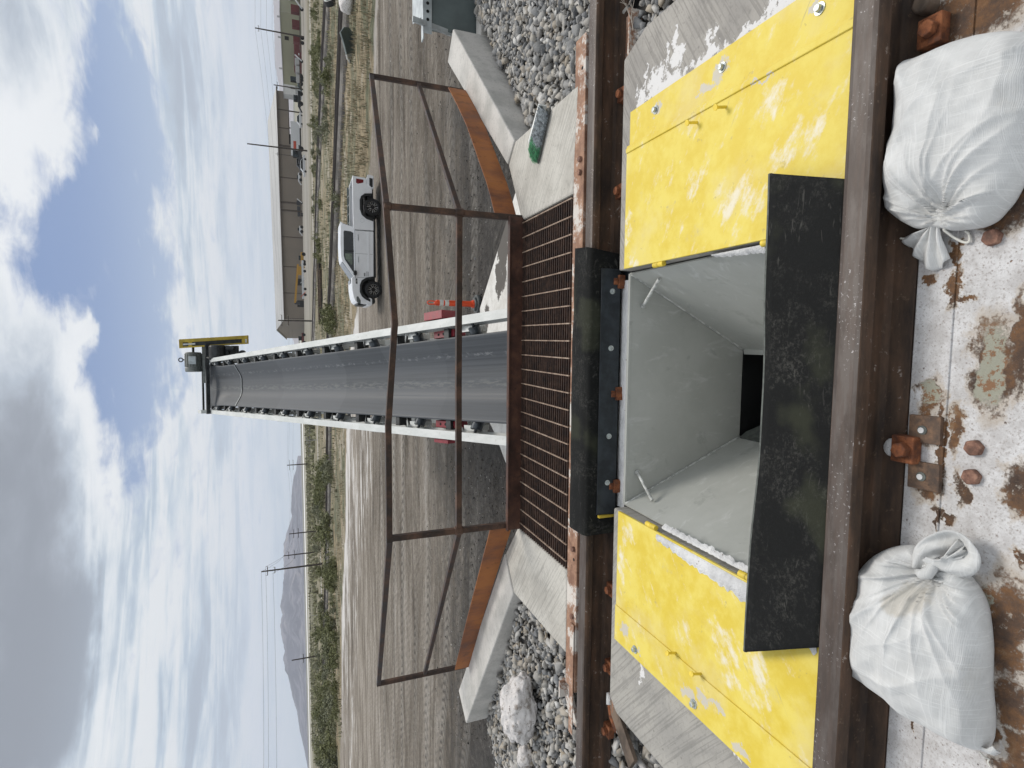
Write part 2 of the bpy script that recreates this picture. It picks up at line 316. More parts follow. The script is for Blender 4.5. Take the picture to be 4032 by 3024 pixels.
def f_belt(t, b):
    p = t.obj(); x, y, z = t.sep(p)
    st = t.noise(t.scale(p, (26, .22, 1)), 1.0, 5, .6); n = t.noise(t.scale(p, (5, .7, 1)), 1.0, 6, .65); f = t.noise(t.scale(p, (30, 5, 1)), 1.0, 6, .7)
    c = t.mix(t.step(st, .3, .72), (.036, .042, .049), (.066, .073, .083))
    wear = t.m('MULTIPLY', t.step(t.m('ABSOLUTE', t.m('SUBTRACT', x, -.07)), .10, .01), t.step(f, .42, .62))
    c = t.mix(t.m('MULTIPLY', wear, .35), c, (.21, .215, .20))
    w2 = t.m('MULTIPLY', t.step(t.m('ABSOLUTE', t.m('SUBTRACT', x, .32)), .05, .005), t.step(t.noise(t.scale(p, (18, 8, 1)), 1.0, 6, .7), .52, .64))
    c = t.mix(t.m('MULTIPLY', w2, .35), c, (.32, .33, .34))
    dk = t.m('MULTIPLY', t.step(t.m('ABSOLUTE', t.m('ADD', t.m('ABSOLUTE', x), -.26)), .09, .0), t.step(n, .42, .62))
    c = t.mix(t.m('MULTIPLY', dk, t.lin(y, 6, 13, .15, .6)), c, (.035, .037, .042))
    # vulcanised sections: every few metres the belt changes tone slightly
    seg = t.noise(t.comb(0.0, t.m('FLOOR', t.m('MULTIPLY', y, .62)), 3.0), 7.7, 1, .5)
    c = t.mix(t.m('MULTIPLY', t.step(seg, .4, .6), .10), c, (.22, .23, .25))
    return {'Base Color': c, 'Roughness': t.lin(st, .2, .8, .42, .62), 'Specular IOR Level': .32, 'Normal': t.bump(f, .12, .002)}
M['belt'] = mat('grey_conveyor_belt', f_belt)
def f_frame(t, b):
    p = t.obj(); n = t.noise(t.scale(p, (3, 1, 3)), 2.0, 6, .65); s = t.noise(p, 14, 6, .7)
    c = t.mix(t.step(n, .35, .7), (.54, .56, .545), (.64, .65, .635)); c = t.mix(t.m('MULTIPLY', t.step(s, .62, .75), .4), c, (.34, .30, .25))
    return {'Base Color': c, 'Roughness': .5}
M['frame'] = mat('pale_frame_paint', f_frame)
M['roller'] = plain('roller_steel', (.045, .055, .065), .4, .2, .2, 10)
M['red'] = plain('red_guard_paint', (.24, .018, .030), .45, 0, .15, 6)
M['motor'] = plain('motor_grey', (.17, .18, .17), .5, .1, .15, 8)
M['gear'] = plain('gearbox_dark', (.030, .033, .035), .5, .2, .3, 8)
M['white_paint'] = plain('truck_white', (.74, .75, .77), .35, 0, .02, 2, coat=.3)
M['glass'] = plain('tinted_glass', (.010, .013, .014), .06, 0, .1, 2)
M['glass_through'] = plain('pale_glass', (.12, .15, .11), .08, 0, .25, 5)
M['tyre'] = plain('tyre_rubber', (.020, .020, .021), .85, 0, .15, 20, .3, 60)
M['rim'] = plain('wheel_black', (.012, .012, .013), .35, .3)
M['chrome'] = plain('bright_metal', (.62, .63, .64), .25, .8)
M['plastic'] = plain('black_plastic', (.010, .011, .012), .6)
M['lamp_red'] = plain('red_lamp', (.16, .010, .014), .25)
M['lamp_clear'] = plain('headlamp_lens', (.10, .11, .11), .1)
M['decal'] = plain('grey_decal', (.20, .205, .21), .6)
M['orange'] = plain('orange_plastic', (.80, .085, .022), .5, 0, .08, 5)
M['reflect'] = plain('reflective_white', (.62, .62, .58), .4)
M['base_grey'] = plain('recycled_rubber', (.10, .11, .11), .8, 0, .2, 12)
def f_fabric(t, b):
    p = t.obj(); x, y, z = t.sep(p)
    w1 = t.wave(p, 120, 2, 1, 'X'); w2 = t.wave(p, 120, 2, 1, 'Y'); s1 = t.noise(t.scale(p, (220, 5, 5)), 1.0, 3, .6); s2 = t.noise(t.scale(p, (5, 220, 5)), 1.0, 3, .6); g = t.noise(p, 9, 6, .65)
    th = t.m('MAXIMUM', t.step(s1, .55, .72), t.step(s2, .55, .72))
    c = t.mix(t.step(g, .3, .72), (.52, .525, .52), (.63, .635, .63)); c = t.mix(t.m('MULTIPLY', th, .45), c, (.74, .745, .74))
    c = t.mix(t.m('MULTIPLY', t.step(t.noise(p, 6, 7, .7), .58, .85), .28), c, (.43, .39, .32))
    st = t.attr('stain'); c = t.mix(t.m('MULTIPLY', t.step(t.m('ADD', st, t.m('MULTIPLY', t.m('SUBTRACT', t.noise(p, 24, 6, .7), .5), .9)), .42, .9), .40), c, (.42, .36, .26))
    return {'Base Color': c, 'Roughness': .75, 'Sheen Weight': .15, 'Normal': t.bump(t.m('ADD', t.m('MULTIPLY', t.m('ADD', w1, w2), .5), t.m('ADD', t.m('MULTIPLY', th, .5), g)), .45, .0014)}
M['fabric'] = mat('woven_white_fabric', f_fabric)
M['string'] = plain('tie_string', (.66, .65, .60), .8)
def f_stone(t, b):
    r = t.island(); p = t.obj(); n = t.noise(p, 30, 6, .65)
    c = t.ramp(r, [(0.0, (.07, .075, .082)), (.18, (.17, .178, .19)), (.36, (.30, .295, .285)), (.52, (.42, .39, .34)), (.64, (.11, .118, .13)), (.78, (.36, .30, .22)), (.9, (.47, .455, .43)), (1.0, (.62, .61, .59))])
    r2 = t.m('FRACT', t.m('MULTIPLY', r, 17.31))
    c = t.mix(t.m('MULTIPLY', r2, .30), c, (.42, .41, .39))
    c = t.mix(t.m('MULTIPLY', t.step(n, .45, .7), .35), c, (.48, .465, .44))
    return {'Base Color': c, 'Roughness': .85, 'Normal': t.bump(n, .6, .005)}
M['stone'] = mat('mixed_ballast_stone', f_stone)
M['fines'] = plain('ballast_fines', (.055, .052, .048), .95, 0, .4, 9, .8, 40)
def f_boulder(t, b):
    p = t.obj(); n = t.noise(p, 16, 7, .7); v = t.noise(p, 45, 5, .7)
    c = t.mix(t.step(n, .52, .68), (.70, .67, .655), (.34, .295, .26)); c = t.mix(t.step(v, .62, .72), c, (.24, .21, .19))
    return {'Base Color': c, 'Roughness': .9, 'Normal': t.bump(t.m('ADD', n, v), .8, .012)}
M['boulder'] = mat('dirty_salt_lump', f_boulder)
M['wood'] = plain('weathered_wood', (.13, .095, .07), .85, 0, .35, 7)
M['pole_wood'] = plain('pole_timber', (.055, .045, .038), .9, 0, .25, 2)
M['pole_steel'] = plain('pale_pole', (.30, .30, .29), .6)
M['twig'] = plain('dry_twig', (.33, .29, .25), .85)
M['brush_green'] = plain('green_bristles', (.045, .22, .095), .75, 0, .3, 60)
M['brush_grey'] = plain('grey_bristles', (.24, .27, .29), .75, 0, .4, 60)
M['brush_block'] = plain('white_brush_block', (.74, .75, .72), .5)
M['brush_dark'] = plain('brush_rubber_back', (.10, .10, .09), .8)
M['conduit'] = plain('grey_conduit', (.33, .32, .31), .6, 0, .2, 20)

# foreground steel deck: rust, bare pale paint and a crust of salt
def f_deck(t, b):
    p = t.pos(); n = t.noise(p, 7, 8, .7); n2 = t.noise(p, 34, 7, .72); f = t.noise(p, 150, 5, .75)
    rust = t.ramp(t.m('ADD', t.m('MULTIPLY', n, .6), t.m('MULTIPLY', n2, .4)), [(.32, (.035, .021, .015)), (.46, (.085, .046, .026)), (.58, (.17, .080, .030)), (.72, (.26, .18, .11))])
    pale = t.step(t.blobs(p, DECK_PALE, .03, 14), -.05, .25)
    base = t.mix(t.m('MULTIPLY', pale, .92), rust, (.33, .33, .265))
    base = t.mix(t.m('MULTIPLY', t.m('MULTIPLY', pale, t.step(n2, .52, .60)), .9), base, (.22, .10, .04))
    rb = t.blobs(p, DECK_RUST, .045, 13)
    far = t.step(t.m('ADD', rb, t.m('MULTIPLY', t.m('SUBTRACT', t.m('ADD', t.m('MULTIPLY', n2, .6), t.m('MULTIPLY', f, .4)), .5), 2.6)), .42, -.30)        # salt where no bare patch
    fleck = t.step(t.m('ADD', t.m('MULTIPLY', t.noise(p, 17, 7, .75), .7), t.m('MULTIPLY', f, .3)), .60, .66)
    salt = t.m('MAXIMUM', far, t.m('MULTIPLY', fleck, .9))
    hole = t.step(t.vor(t.vm('ADD', p, t.scale(t.comb(n2, n, 0.0), (.02, .02, 0))), 24), .075, .045)
    salt = t.m('MULTIPLY', salt, t.m('SUBTRACT', 1.0, t.m('MULTIPLY', hole, .85)))
    sc = t.mix(t.step(t.noise(p, 12, 7, .72), .33, .7), (.50, .485, .48), (.68, .675, .68)); sc = t.mix(t.m('MULTIPLY', t.step(f, .55, .66), .8), sc, (.36, .33, .315)); sc = t.mix(t.m('MULTIPLY', t.step(t.vor(p, 55), .16, .08), .6), sc, (.20, .15, .12))
    tanh = t.m('MULTIPLY', t.step(t.m('ADD', rb, t.m('MULTIPLY', t.m('SUBTRACT', n, .5), 1.6)), -1.1, .0), .6); sc = t.mix(tanh, sc, (.42, .34, .25))
    c = t.mix(salt, base, sc)
    return {'Base Color': c, 'Roughness': t.lin(salt, 0, 1, .62, .9), 'Normal': t.bump(t.m('ADD', t.m('MULTIPLY', salt, 1.4), t.m('ADD', f, t.m('MULTIPLY', n2, .5))), .7, .004)}

# ------------------------------------------------------------------ mesh helpers
WLOC = {}
def tag(o, label=None, cat=None, group=None, kind=None):
    if label: o['label'] = label
    if cat: o['category'] = cat
    if group: o['group'] = group
    if kind: o['kind'] = kind
    return o
def thing(name, label, cat, loc=(0, 0, 0), group=None):
    o = bpy.data.objects.new(name, None); COL.objects.link(o); o.location = loc; o.empty_display_size = .2
    WLOC[o.name] = Vector(loc)
    return tag(o, label, cat, group)
class MB:
    def __init__(s): s.v = []; s.f = []
    def add(s, vs, fs):
        k = len(s.v); s.v += [tuple(p) for p in vs]; s.f += [tuple(i+k for i in f) for f in fs]; return s
    def hexa(s, c): return s.add(c, [(0, 3, 2, 1), (4, 5, 6, 7), (0, 1, 5, 4), (1, 2, 6, 5), (2, 3, 7, 6), (3, 0, 4, 7)])
    def box(s, x0, x1, y0, y1, z0, z1):
        return s.hexa([(x0, y0, z0), (x1, y0, z0), (x1, y1, z0), (x0, y1, z0), (x0, y0, z1), (x1, y0, z1), (x1, y1, z1), (x0, y1, z1)])
    def cbox(s, c, sx, sy, sz, rz=0):
        ca, sa = math.cos(rz), math.sin(rz); q = []
        for z in (-.5, .5):
            for x, y in ((-.5, -.5), (.5, -.5), (.5, .5), (-.5, .5)):
                X, Y = x*sx, y*sy; q.append((c[0]+X*ca-Y*sa, c[1]+X*sa+Y*ca, c[2]+z*sz))
        return s.hexa(q)
    def bar(s, p0, p1, w, h=None, up=(0, 0, 1)):
        p0, p1 = Vector(p0), Vector(p1); h = h or w; d = (p1-p0).normalized(); u = Vector(up)
        if abs(d.dot(u)) > .98: u = Vector((0, 1, 0))
        a = d.cross(u).normalized()*w/2; b = a.normalized().cross(d).normalized()*h/2
        return s.hexa([p0-a-b, p0+a-b, p0+a+b, p0-a+b, p1-a-b, p1+a-b, p1+a+b, p1-a+b])
    def tube(s, p0, p1, r0, r1=None, n=12, cap=True):
        p0, p1 = Vector(p0), Vector(p1); r1 = r0 if r1 is None else r1; d = (p1-p0).normalized()
        a = d.orthogonal().normalized(); b = d.cross(a); vs = []
        for p, r in ((p0, r0), (p1, r1)):
            for i in range(n):
                t = 2*math.pi*i/n; vs.append(p+a*math.cos(t)*r+b*math.sin(t)*r)
        fs = [(i, (i+1) % n, n+(i+1) % n, n+i) for i in range(n)]
        if cap: fs += [tuple(range(n))[::-1], tuple(range(n, 2*n))]
        return s.add(vs, fs)
    def path(s, pts, r, n=8, cap=True):
        pts = [Vector(p) for p in pts]; rr = r if hasattr(r, '__len__') else [r]*len(pts); vs = []; ref = None
        for i, p in enumerate(pts):
            d = (pts[min(i+1, len(pts)-1)]-pts[max(i-1, 0)]).normalized()
            if ref is None: ref = d.orthogonal().normalized()
            ref = (ref-d*ref.dot(d)).normalized(); b = d.cross(ref)
            vs += [p+ref*math.cos(2*math.pi*j/n)*rr[i]+b*math.sin(2*math.pi*j/n)*rr[i] for j in range(n)]
        fs = [(i*n+j, i*n+(j+1) % n, (i+1)*n+(j+1) % n, (i+1)*n+j) for i in range(len(pts)-1) for j in range(n)]
        if cap: fs += [tuple(range(n))[::-1], tuple(range((len(pts)-1)*n, len(pts)*n))]
        return s.add(vs, fs)
    def prism(s, poly, z0, z1):
        n = len(poly); return s.add([(p[0], p[1], z0) for p in poly]+[(p[0], p[1], z1) for p in poly],
            [tuple(range(n))[::-1], tuple(range(n, 2*n))]+[(i, (i+1) % n, n+(i+1) % n, n+i) for i in range(n)])
    def sideprism(s, poly, y0, y1, inset=0):          # polygon in the XZ plane, thick along Y
        n = len(poly); return s.add([(p[0], y0, p[1]) for p in poly]+[(p[0], y1, p[1]) for p in poly],
            [tuple(range(n)), tuple(range(n, 2*n))[::-1]]+[(i, n+i, n+(i+1) % n, (i+1) % n) for i in range(n)])
    def extrude(s, poly, f, ts):                        # poly 2D points mapped by f(t, a, b) at each t
        n = len(poly); vs = [f(t, a, b) for t in ts for a, b in poly]; m_ = len(ts)
        fs = [(i*n+j, (i+1)*n+j, (i+1)*n+(j+1) % n, i*n+(j+1) % n) for i in range(m_-1) for j in range(n)]
        return s.add(vs, fs+[tuple(range(n)), tuple(range((m_-1)*n, m_*n))[::-1]])
    def strip(s, rows, closed=False):                  # grid of point rows
        n = len(rows[0]); vs = [p for r in rows for p in r]
        fs = [(i*n+j, i*n+(j+1) % n, (i+1)*n+(j+1) % n, (i+1)*n+j) for i in range(len(rows)-1) for j in range(n if closed else n-1)]
        return s.add(vs, fs)
    def hexbolt(s, c, r, h, nrm=(0, 0, 1), n=6, washer=0):
        c = Vector(c); d = Vector(nrm).normalized()
        if washer: s.tube(c, c+d*h*.18, washer, n=16)
        return s.tube(c+d*h*.15*(1 if washer else 0), c+d*h, r, r*.94, n=n)
    def build(s, name, material, parent=None, smooth=False, bevel=0, local=False, seg=2, recalc=True, solid=0):
        me = bpy.data.meshes.new(name); me.from_pydata([tuple(p) for p in s.v], [], s.f)
        if recalc:
            bm = bmesh.new(); bm.from_mesh(me); bmesh.ops.recalc_face_normals(bm, faces=bm.faces); bm.to_mesh(me); bm.free()
        me.materials.append(material)
        if smooth: me.polygons.foreach_set('use_smooth', [True]*len(me.polygons))
        o = bpy.data.objects.new(name, me); COL.objects.link(o)
        if parent is not None:
            o.parent = parent; pw = WLOC.get(parent.name, Vector())
            if not local: o.location = -pw
            WLOC[o.name] = Vector() if not local else pw
        if solid:
            md = o.modifiers.new('thickness', 'SOLIDIFY'); md.thickness = solid; md.offset = 0
        if bevel:
            md = o.modifiers.new('edges', 'BEVEL'); md.width = bevel; md.segments = seg; md.limit_method = 'ANGLE'; md.angle_limit = R(35)
        if smooth == 'auto':
            md = o.modifiers.new('split', 'EDGE_SPLIT'); md.split_angle = R(40)
        return o
def lerp(a, b, t): return a+(b-a)*t
def nz(x, y, z=0.0, sc=1.0): return mnoise.noise(Vector((x*sc, y*sc, z*sc)))
def hit(x, y, p0, nrm):                    # line of sight against a plane
    d = ray(x, y); o = Vector((0, 0, HCAM)); nrm = Vector(nrm); return o+d*((Vector(p0)-o).dot(nrm)/d.dot(nrm))

ZD = -0.165                                # foreground deck level
def pbl(px, py, sx, sy, z=ZD):
    c = at(px, py, z); a = at(px+sx, py, z); b = at(px, py+sy, z)
    return (c.x, c.y, abs(b.x-c.x), abs(a.y-c.y))
DECK_PALE = [pbl(3910, 1440, 70, 190), pbl(3665, 1540, 45, 50), pbl(3880, 2330, 30, 60), pbl(3900, 2200, 20, 30)]
DECK_RUST = [pbl(*q) for q in [(3905, 1440, 85, 185), (4015, 1350, 40, 190), (3665, 1560, 50, 65), (3660, 1690, 45, 60), (3715, 1720, 14, 150), (3768, 1690, 24, 90), (3665, 1900, 55, 70),
    (3785, 1930, 24, 60), (4000, 1930, 60, 100), (3960, 2470, 110, 190), (3970, 2760, 90, 100), (3895, 2860, 36, 60), (4010, 2950, 60, 90), (3830, 50, 260, 130), (3620, 60, 90, 200), (4010, 720, 60, 170),
    (3760, 1010, 16, 55), (3752, 1130, 16, 80), (3790, 1170, 40, 12), (3675, 1100, 20, 18), (3930, 870, 60, 60), (3690, 2040, 10, 50), (3735, 2045, 45, 10), (3600, 2870, 10, 12), (4000, 3050, 120, 60), (4010, 2200, 20, 40)]]
M['deck'] = mat('rusty_deck_with_salt', f_deck)

# ------------------------------------------------------------------ ground sheet
GZ = -2.15
def ip(v, pts):
    xs = [p[0] for p in pts]; ys = [p[1] for p in pts]; return float(np.interp(v, xs, ys))
EDGE = [(-400, 95), (-60, 70), (-37, 60), (-28, 57.8), (-17.5, 51), (-8, 48), (-2, 45), (1.5, 38.4), (5.9, 32), (10.4, 28.7), (12, 27.3), (14.7, 26), (30, 22), (200, 10)]
def ground_z(x, y):
    e = ip(x, EDGE); z = GZ
    if y < e+2:
        z += .035*nz(x*.16, y*1.1, 2)+.012*nz(x*.8, y*3.3, 5)
    g = max(0, min(1, (y-e+.4)/3))
    if 0 < g and y < 130:
        z += g*(.18*abs(nz(x*.25, y*.25, 4))+.10*nz(x*.9, y*.9, 1)) * (1-max(0, min(1, (y-100)/30)))
    return z
ys = [-40, -20, -8]; y = 0.0
while y < 14000:
    ys.append(y); y += .22 if y < 14 else (.016*y if y < 60 else .03*y)
us = np.linspace(-1.25, 1.15, 260)
gv = []; gl = []
for y in ys:
    wdt = abs(y)+14
    for u in us:
        x = u*wdt; gv.append((x, y, ground_z(x, y)))
nu = len(us)
g = MB(); g.v = gv; g.f = [(i*nu+j, i*nu+j+1, (i+1)*nu+j+1, (i+1)*nu+j) for i in range(len(ys)-1) for j in range(nu-1)]
def zone(fn): return np.array([fn(*p[:2]) for p in gv], dtype=np.float32)
def z_grass(x, y): return 1/(1+math.exp(-max(-30, min(30, (y-ip(x, EDGE))/(.25+.006*y)))))
def z_salt(x, y):
    e = ip(x, EDGE); s = ip(x, [(-80, 52), (-24, 44), (-18, 41), (-10, 34), (-5.5, 33), (-1, 33), (3, 45)])
    if x > 4: return 0.0
    a = .36*max(0, 1-abs(y-(e-1.5))/3.5)+(.34 if s < y < e else .34*max(0, 1-(s-y)/5) if y <= s else 0)
    return max(0, min(1, a))*(1 if x > -30 else max(.0, 1-(-30-x)/20))
def z_wet(x, y): return max(0, min(1, (17.0-y)/6.5))
def f_ground(t, b):
    p = t.pos(); x, yy, z = t.sep(p)
    grass = t.attr('grass'); salt = t.attr('salt'); wet = t.attr('wet')
    st = t.noise(t.scale(p, (.14, .8, 1)), 1.0, 8, .68, .7); big = t.noise(t.scale(p, (.06, .22, 1)), 1.0, 4, .6, .5); st2 = t.noise(t.scale(p, (.9, 3.4, 1)), 1.0, 8, .74, .6); f = t.noise(p, 9, 6, .75); cl = t.noise(p, 2.2, 6, .72)
    mud = t.ramp(t.m('ADD', t.m('MULTIPLY', st, .50), t.m('ADD', t.m('MULTIPLY', st2, .25), t.m('MULTIPLY', big, .25))), [(.36, (.080, .066, .052)), (.45, (.170, .145, .117)), (.54, (.265, .233, .195)), (.66, (.42, .385, .345))])
    mud = t.mix(t.m('MULTIPLY', t.step(f, .5, .72), .45), mud, (.085, .074, .062)); mud = t.mix(t.m('MULTIPLY', t.step(f, .46, .26), .4), mud, (.42, .40, .37))
    wd = t.step(t.m('ADD', wet, t.m('MULTIPLY', t.m('SUBTRACT', cl, .5), 1.1)), .1, .95)
    wetc = t.ramp(t.m('ADD', t.m('MULTIPLY', f, .6), t.m('MULTIPLY', cl, .4)), [(.30, (.011, .0095, .008)), (.45, (.028, .025, .022)), (.58, (.066, .059, .052)), (.74, (.18, .165, .148))])
    mud = t.mix(t.m('MULTIPLY', wd, .92), mud, wetc)
    sm = t.step(t.m('ADD', salt, t.m('MULTIPLY', t.m('SUBTRACT', t.m('ADD', t.m('MULTIPLY', st, .7), t.m('MULTIPLY', st2, .3)), .5), 2.6)), .34, .62)
    mud = t.mix(t.m('MULTIPLY', sm, t.step(salt, .02, .2)), mud, (.54, .52, .50))
    # wheel tracks pressed into the mud: two tyre bands each, with lug marks across
    trk = None; lug = None
    for (a_, b_, c_, ph) in ((11.6, .02, .010, 0.), (13.5, -.03, .006, 2.), (16.3, .015, .004, 4.), (18.3, .02, .004, 1.), (20.6, -.02, .002, 3.), (22.7, -.015, .002, 5.), (27.0, .04, .001, 2.)):
        cy_ = t.m('ADD', a_, t.m('ADD', t.m('MULTIPLY', x, b_), t.m('MULTIPLY', t.m('MULTIPLY', x, x), c_)))
        v_ = t.m('SUBTRACT', yy, cy_); v_ = t.m('ADD', v_, t.m('MULTIPLY', t.m('SUBTRACT', t.noise(t.scale(p, (.3, .3, 1)), 1.0, 2, .5), .5), .5))
        mk = t.step(t.m('ABSOLUTE', v_), .22+.006*a_, .12+.004*a_)
        lg = t.m('MULTIPLY', t.m('SINE', t.m('ADD', t.m('MULTIPLY', x, 30.0-.6*a_), t.m('ADD', ph, t.m('MULTIPLY', t.m('ABSOLUTE', v_), 14.0)))), mk)
        trk = mk if trk is None else t.m('MAXIMUM', trk, mk); lug = lg if lug is None else t.m('ADD', lug, lg)
    tw_ = t.m('MULTIPLY', trk, t.step(t.noise(t.scale(p, (.15, .5, 1)), 1.0, 5, .6), .30, .55))
    mud = t.mix(t.m('MULTIPLY', tw_, .35), mud, (.30, .28, .25)); mud = t.mix(t.m('MULTIPLY', t.m('MULTIPLY', tw_, t.step(lug, .1, .9)), .55), mud, (.070, .060, .050))
    peb = t.m('MULTIPLY', t.step(t.vor(p, 5.5), .085, .06), t.step(t.noise(p, 1.1, 4, .6), .5, .62)); mud = t.mix(peb, mud, (.62, .60, .56))
    gn = t.noise(t.scale(p, (.25, .8, 1)), .55, 8, .68, .4); gf = t.noise(t.scale(p, (1, 3, 1)), 1.6, 7, .75)
    dry = t.mix(t.step(gf, .35, .68), (.150, .120, .075), (.33, .27, .175))
    green = t.mix(t.step(gf, .35, .68), (.070, .076, .044), (.165, .165, .105))
    veg = t.mix(t.step(gn, .43, .57), dry, green)
    veg = t.mix(t.m('MULTIPLY', t.step(t.noise(p, .33, 6, .7), .56, .66), .75), veg, (.36, .32, .26))
    far = t.step(yy, 110, 190)
    # plain beyond: olive scrub, then tan, then a belt of white salt, then grey flats
    fs = t.noise(t.scale(p, (.03, .35, 1)), .25, 7, .7, .3)
    plainc = t.mix(t.step(fs, .38, .64), t.mix(t.step(x, -20, 20), (.125, .122, .080), (.19, .175, .15)), t.mix(t.step(x, -20, 20), (.27, .245, .175), (.30, .285, .255)))
    plainc = t.mix(t.step(yy, 330, 520), plainc, t.mix(t.step(fs, .4, .6), (.30, .28, .215), (.24, .235, .185)))
    yw = t.m('ADD', yy, t.m('MULTIPLY', t.m('SUBTRACT', fs, .5), 120)); yw = t.m('ADD', yw, t.m('MULTIPLY', x, .06))
    belt = t.m('MULTIPLY', t.step(yw, 800, 830), t.step(yw, 1130, 1080)); belt2 = t.m('MULTIPLY', t.m('MULTIPLY', t.step(yw, 470, 490), t.step(yw, 560, 540)), t.step(x, -40, -90))
    belt = t.m('MULTIPLY', belt, t.step(x, 40, -60))
    plainc = t.mix(t.step(yw, 1080, 1200), plainc, (.20, .20, .17))
    plainc = t.mix(t.m('MULTIPLY', belt2, t.step(fs, .48, .6)), plainc, (.55, .53, .52)); plainc = t.mix(belt, plainc, (.82, .81, .81))
    veg = t.mix(far, veg, plainc)
    # gravel road across
    ry = t.m('SUBTRACT', yy, t.m('ADD', 138.0, t.m('MULTIPLY', t.m('ABSOLUTE', t.m('SUBTRACT', x, 5.0)), -.22)))
    ry = t.m('ADD', ry, t.m('MULTIPLY', t.m('SUBTRACT', gn, .5), 3)); road = t.m('MULTIPLY', t.step(t.m('ABSOLUTE', ry), 4.2, 3.2), .85)
    veg = t.mix(road, veg, t.mix(gf, (.33, .31, .28), (.46, .44, .40)))
    gm = t.step(t.m('ADD', grass, t.m('MULTIPLY', t.m('SUBTRACT', t.noise(p, 1.5, 7, .7), .5), .7)), .4, .6)
    lip = t.m('MULTIPLY', t.m('MULTIPLY', gm, t.step(grass, .93, .75)), t.step(x, 10, 12)); c = t.mix(gm, mud, veg); c = t.mix(t.m('MULTIPLY', lip, .7), c, (.50, .455, .43))
    near = t.step(yy, 55, 18)
    tread = t.m('MULTIPLY', t.wave(t.comb(t.m('ADD', x, t.m('MULTIPLY', yy, .8)), yy, 0.0), 1.1, 6, 3), t.step(st, .44, .56))
    h = t.m('ADD', t.m('ADD', t.m('MULTIPLY', st2, .9), t.m('MULTIPLY', f, .9)), t.m('ADD', cl, t.m('ADD', t.m('MULTIPLY', tread, .35), t.m('MULTIPLY', t.m('MULTIPLY', lug, tw_), -.5))))
    return {'Base Color': c, 'Roughness': t.m('SUBTRACT', .95, t.m('MULTIPLY', wd, .25)), 'Specular IOR Level': .25, 'Normal': t.bump(h, t.m('MULTIPLY', near, .95), .085)}
M['ground'] = mat('muddy_yard_and_plain', f_ground)
go = g.build('ground', M['ground'], smooth=True, recalc=False)
for nm, fn in (('grass', z_grass), ('salt', z_salt), ('wet', z_wet)):
    a = go.data.attributes.new(nm, 'FLOAT', 'POINT'); a.data.foreach_set('value', zone(fn))
tag(go, 'grey brown muddy yard running out to scrub and pale salt flats', kind='structure')

# ------------------------------------------------------------------ mountains
def f_mount(t, b):
    p = t.pos(); n = t.noise(p, .0035, 9, .68, .5); z = t.sep(p)[2]; up = t.up()
    c = t.mix(t.step(n, .42, .62), (.095, .10, .135), (.205, .205, .245)); c = t.mix(t.step(n, .60, .72), c, (.30, .275, .285))  # bluish tint of the haze is put into the rock colour too
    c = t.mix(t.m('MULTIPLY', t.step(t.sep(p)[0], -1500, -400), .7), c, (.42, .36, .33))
    return {'Base Color': c, 'Roughness': .95, 'Normal': t.bump(n, .9, 90)}
M['mount'] = mat('desert_mountain', f_mount)
def mountains(name, sil, dist, depth, label, seed):
    pts = []
    for px, py in sil:
        d = ray(px, py); pts.append((math.atan2(d.x, d.y), math.tan(math.asin(d.z))))
    pts.sort(); A0, A1 = pts[0][0], pts[-1][0]; n = 300; rows = []
    for k in range(26):
        t = k/25; row = []
        for i in range(n):
            a = lerp(A0, A1, i/(n-1)); hgt = max(0.0, float(np.interp(a, [q[0] for q in pts], [q[1] for q in pts])))*dist+HCAM
            s = t/.7 if t < .7 else 1-(t-.7)/.3*1.6
            rr = dist+depth*(t-.7)
            ridge = abs(nz(a*dist/420, t*2.2, seed))*.9+abs(nz(a*dist/170, t*4.5, seed+3))*.45
            env = (max(0, s)**1.25)
            zz = hgt*env*(1-min(.85, ridge*1.5*(1-env)*1.3)) if s > 0 else -40
            if k == 0: zz = -30
            zz += (nz(a*dist/60, 0, seed)*.05*hgt if abs(t-.7) < .03 else 0)
            row.append((math.sin(a)*rr, math.cos(a)*rr, zz))
        rows.append(row)
    o = MB().strip(rows).build(name, M['mount'], smooth=True)
    return tag(o, label, kind='structure')
SIL = [(1172, 1795), (1168, 1815), (1165, 1850), (1154, 1880), (1148, 1920), (1146, 1960), (1143, 2000), (1147, 2030), (1140, 2060), (1130, 2085), (1123, 2110), (1116, 2140), (1112, 2190), (1114, 2240), (1112, 2280), (1110, 2320), (1105, 2355), (1098, 2390),
       (1108, 2420), (1097, 2460), (1103, 2500), (1116, 2560), (1112, 2600), (1121, 2640), (1137, 2680), (1143, 2720), (1148, 2750), (1163, 2790), (1171, 2830), (1180, 2880), (1190, 2920), (1199, 2960), (1209, 3010), (1216, 3060)]
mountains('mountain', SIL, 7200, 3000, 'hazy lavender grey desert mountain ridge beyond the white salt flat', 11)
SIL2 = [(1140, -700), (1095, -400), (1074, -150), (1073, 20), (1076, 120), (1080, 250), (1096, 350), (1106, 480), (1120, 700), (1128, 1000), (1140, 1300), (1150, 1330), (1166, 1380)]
mountains('distant_hills', SIL2, 11500, 3000, 'faint blue hills low behind the warehouses', 23)

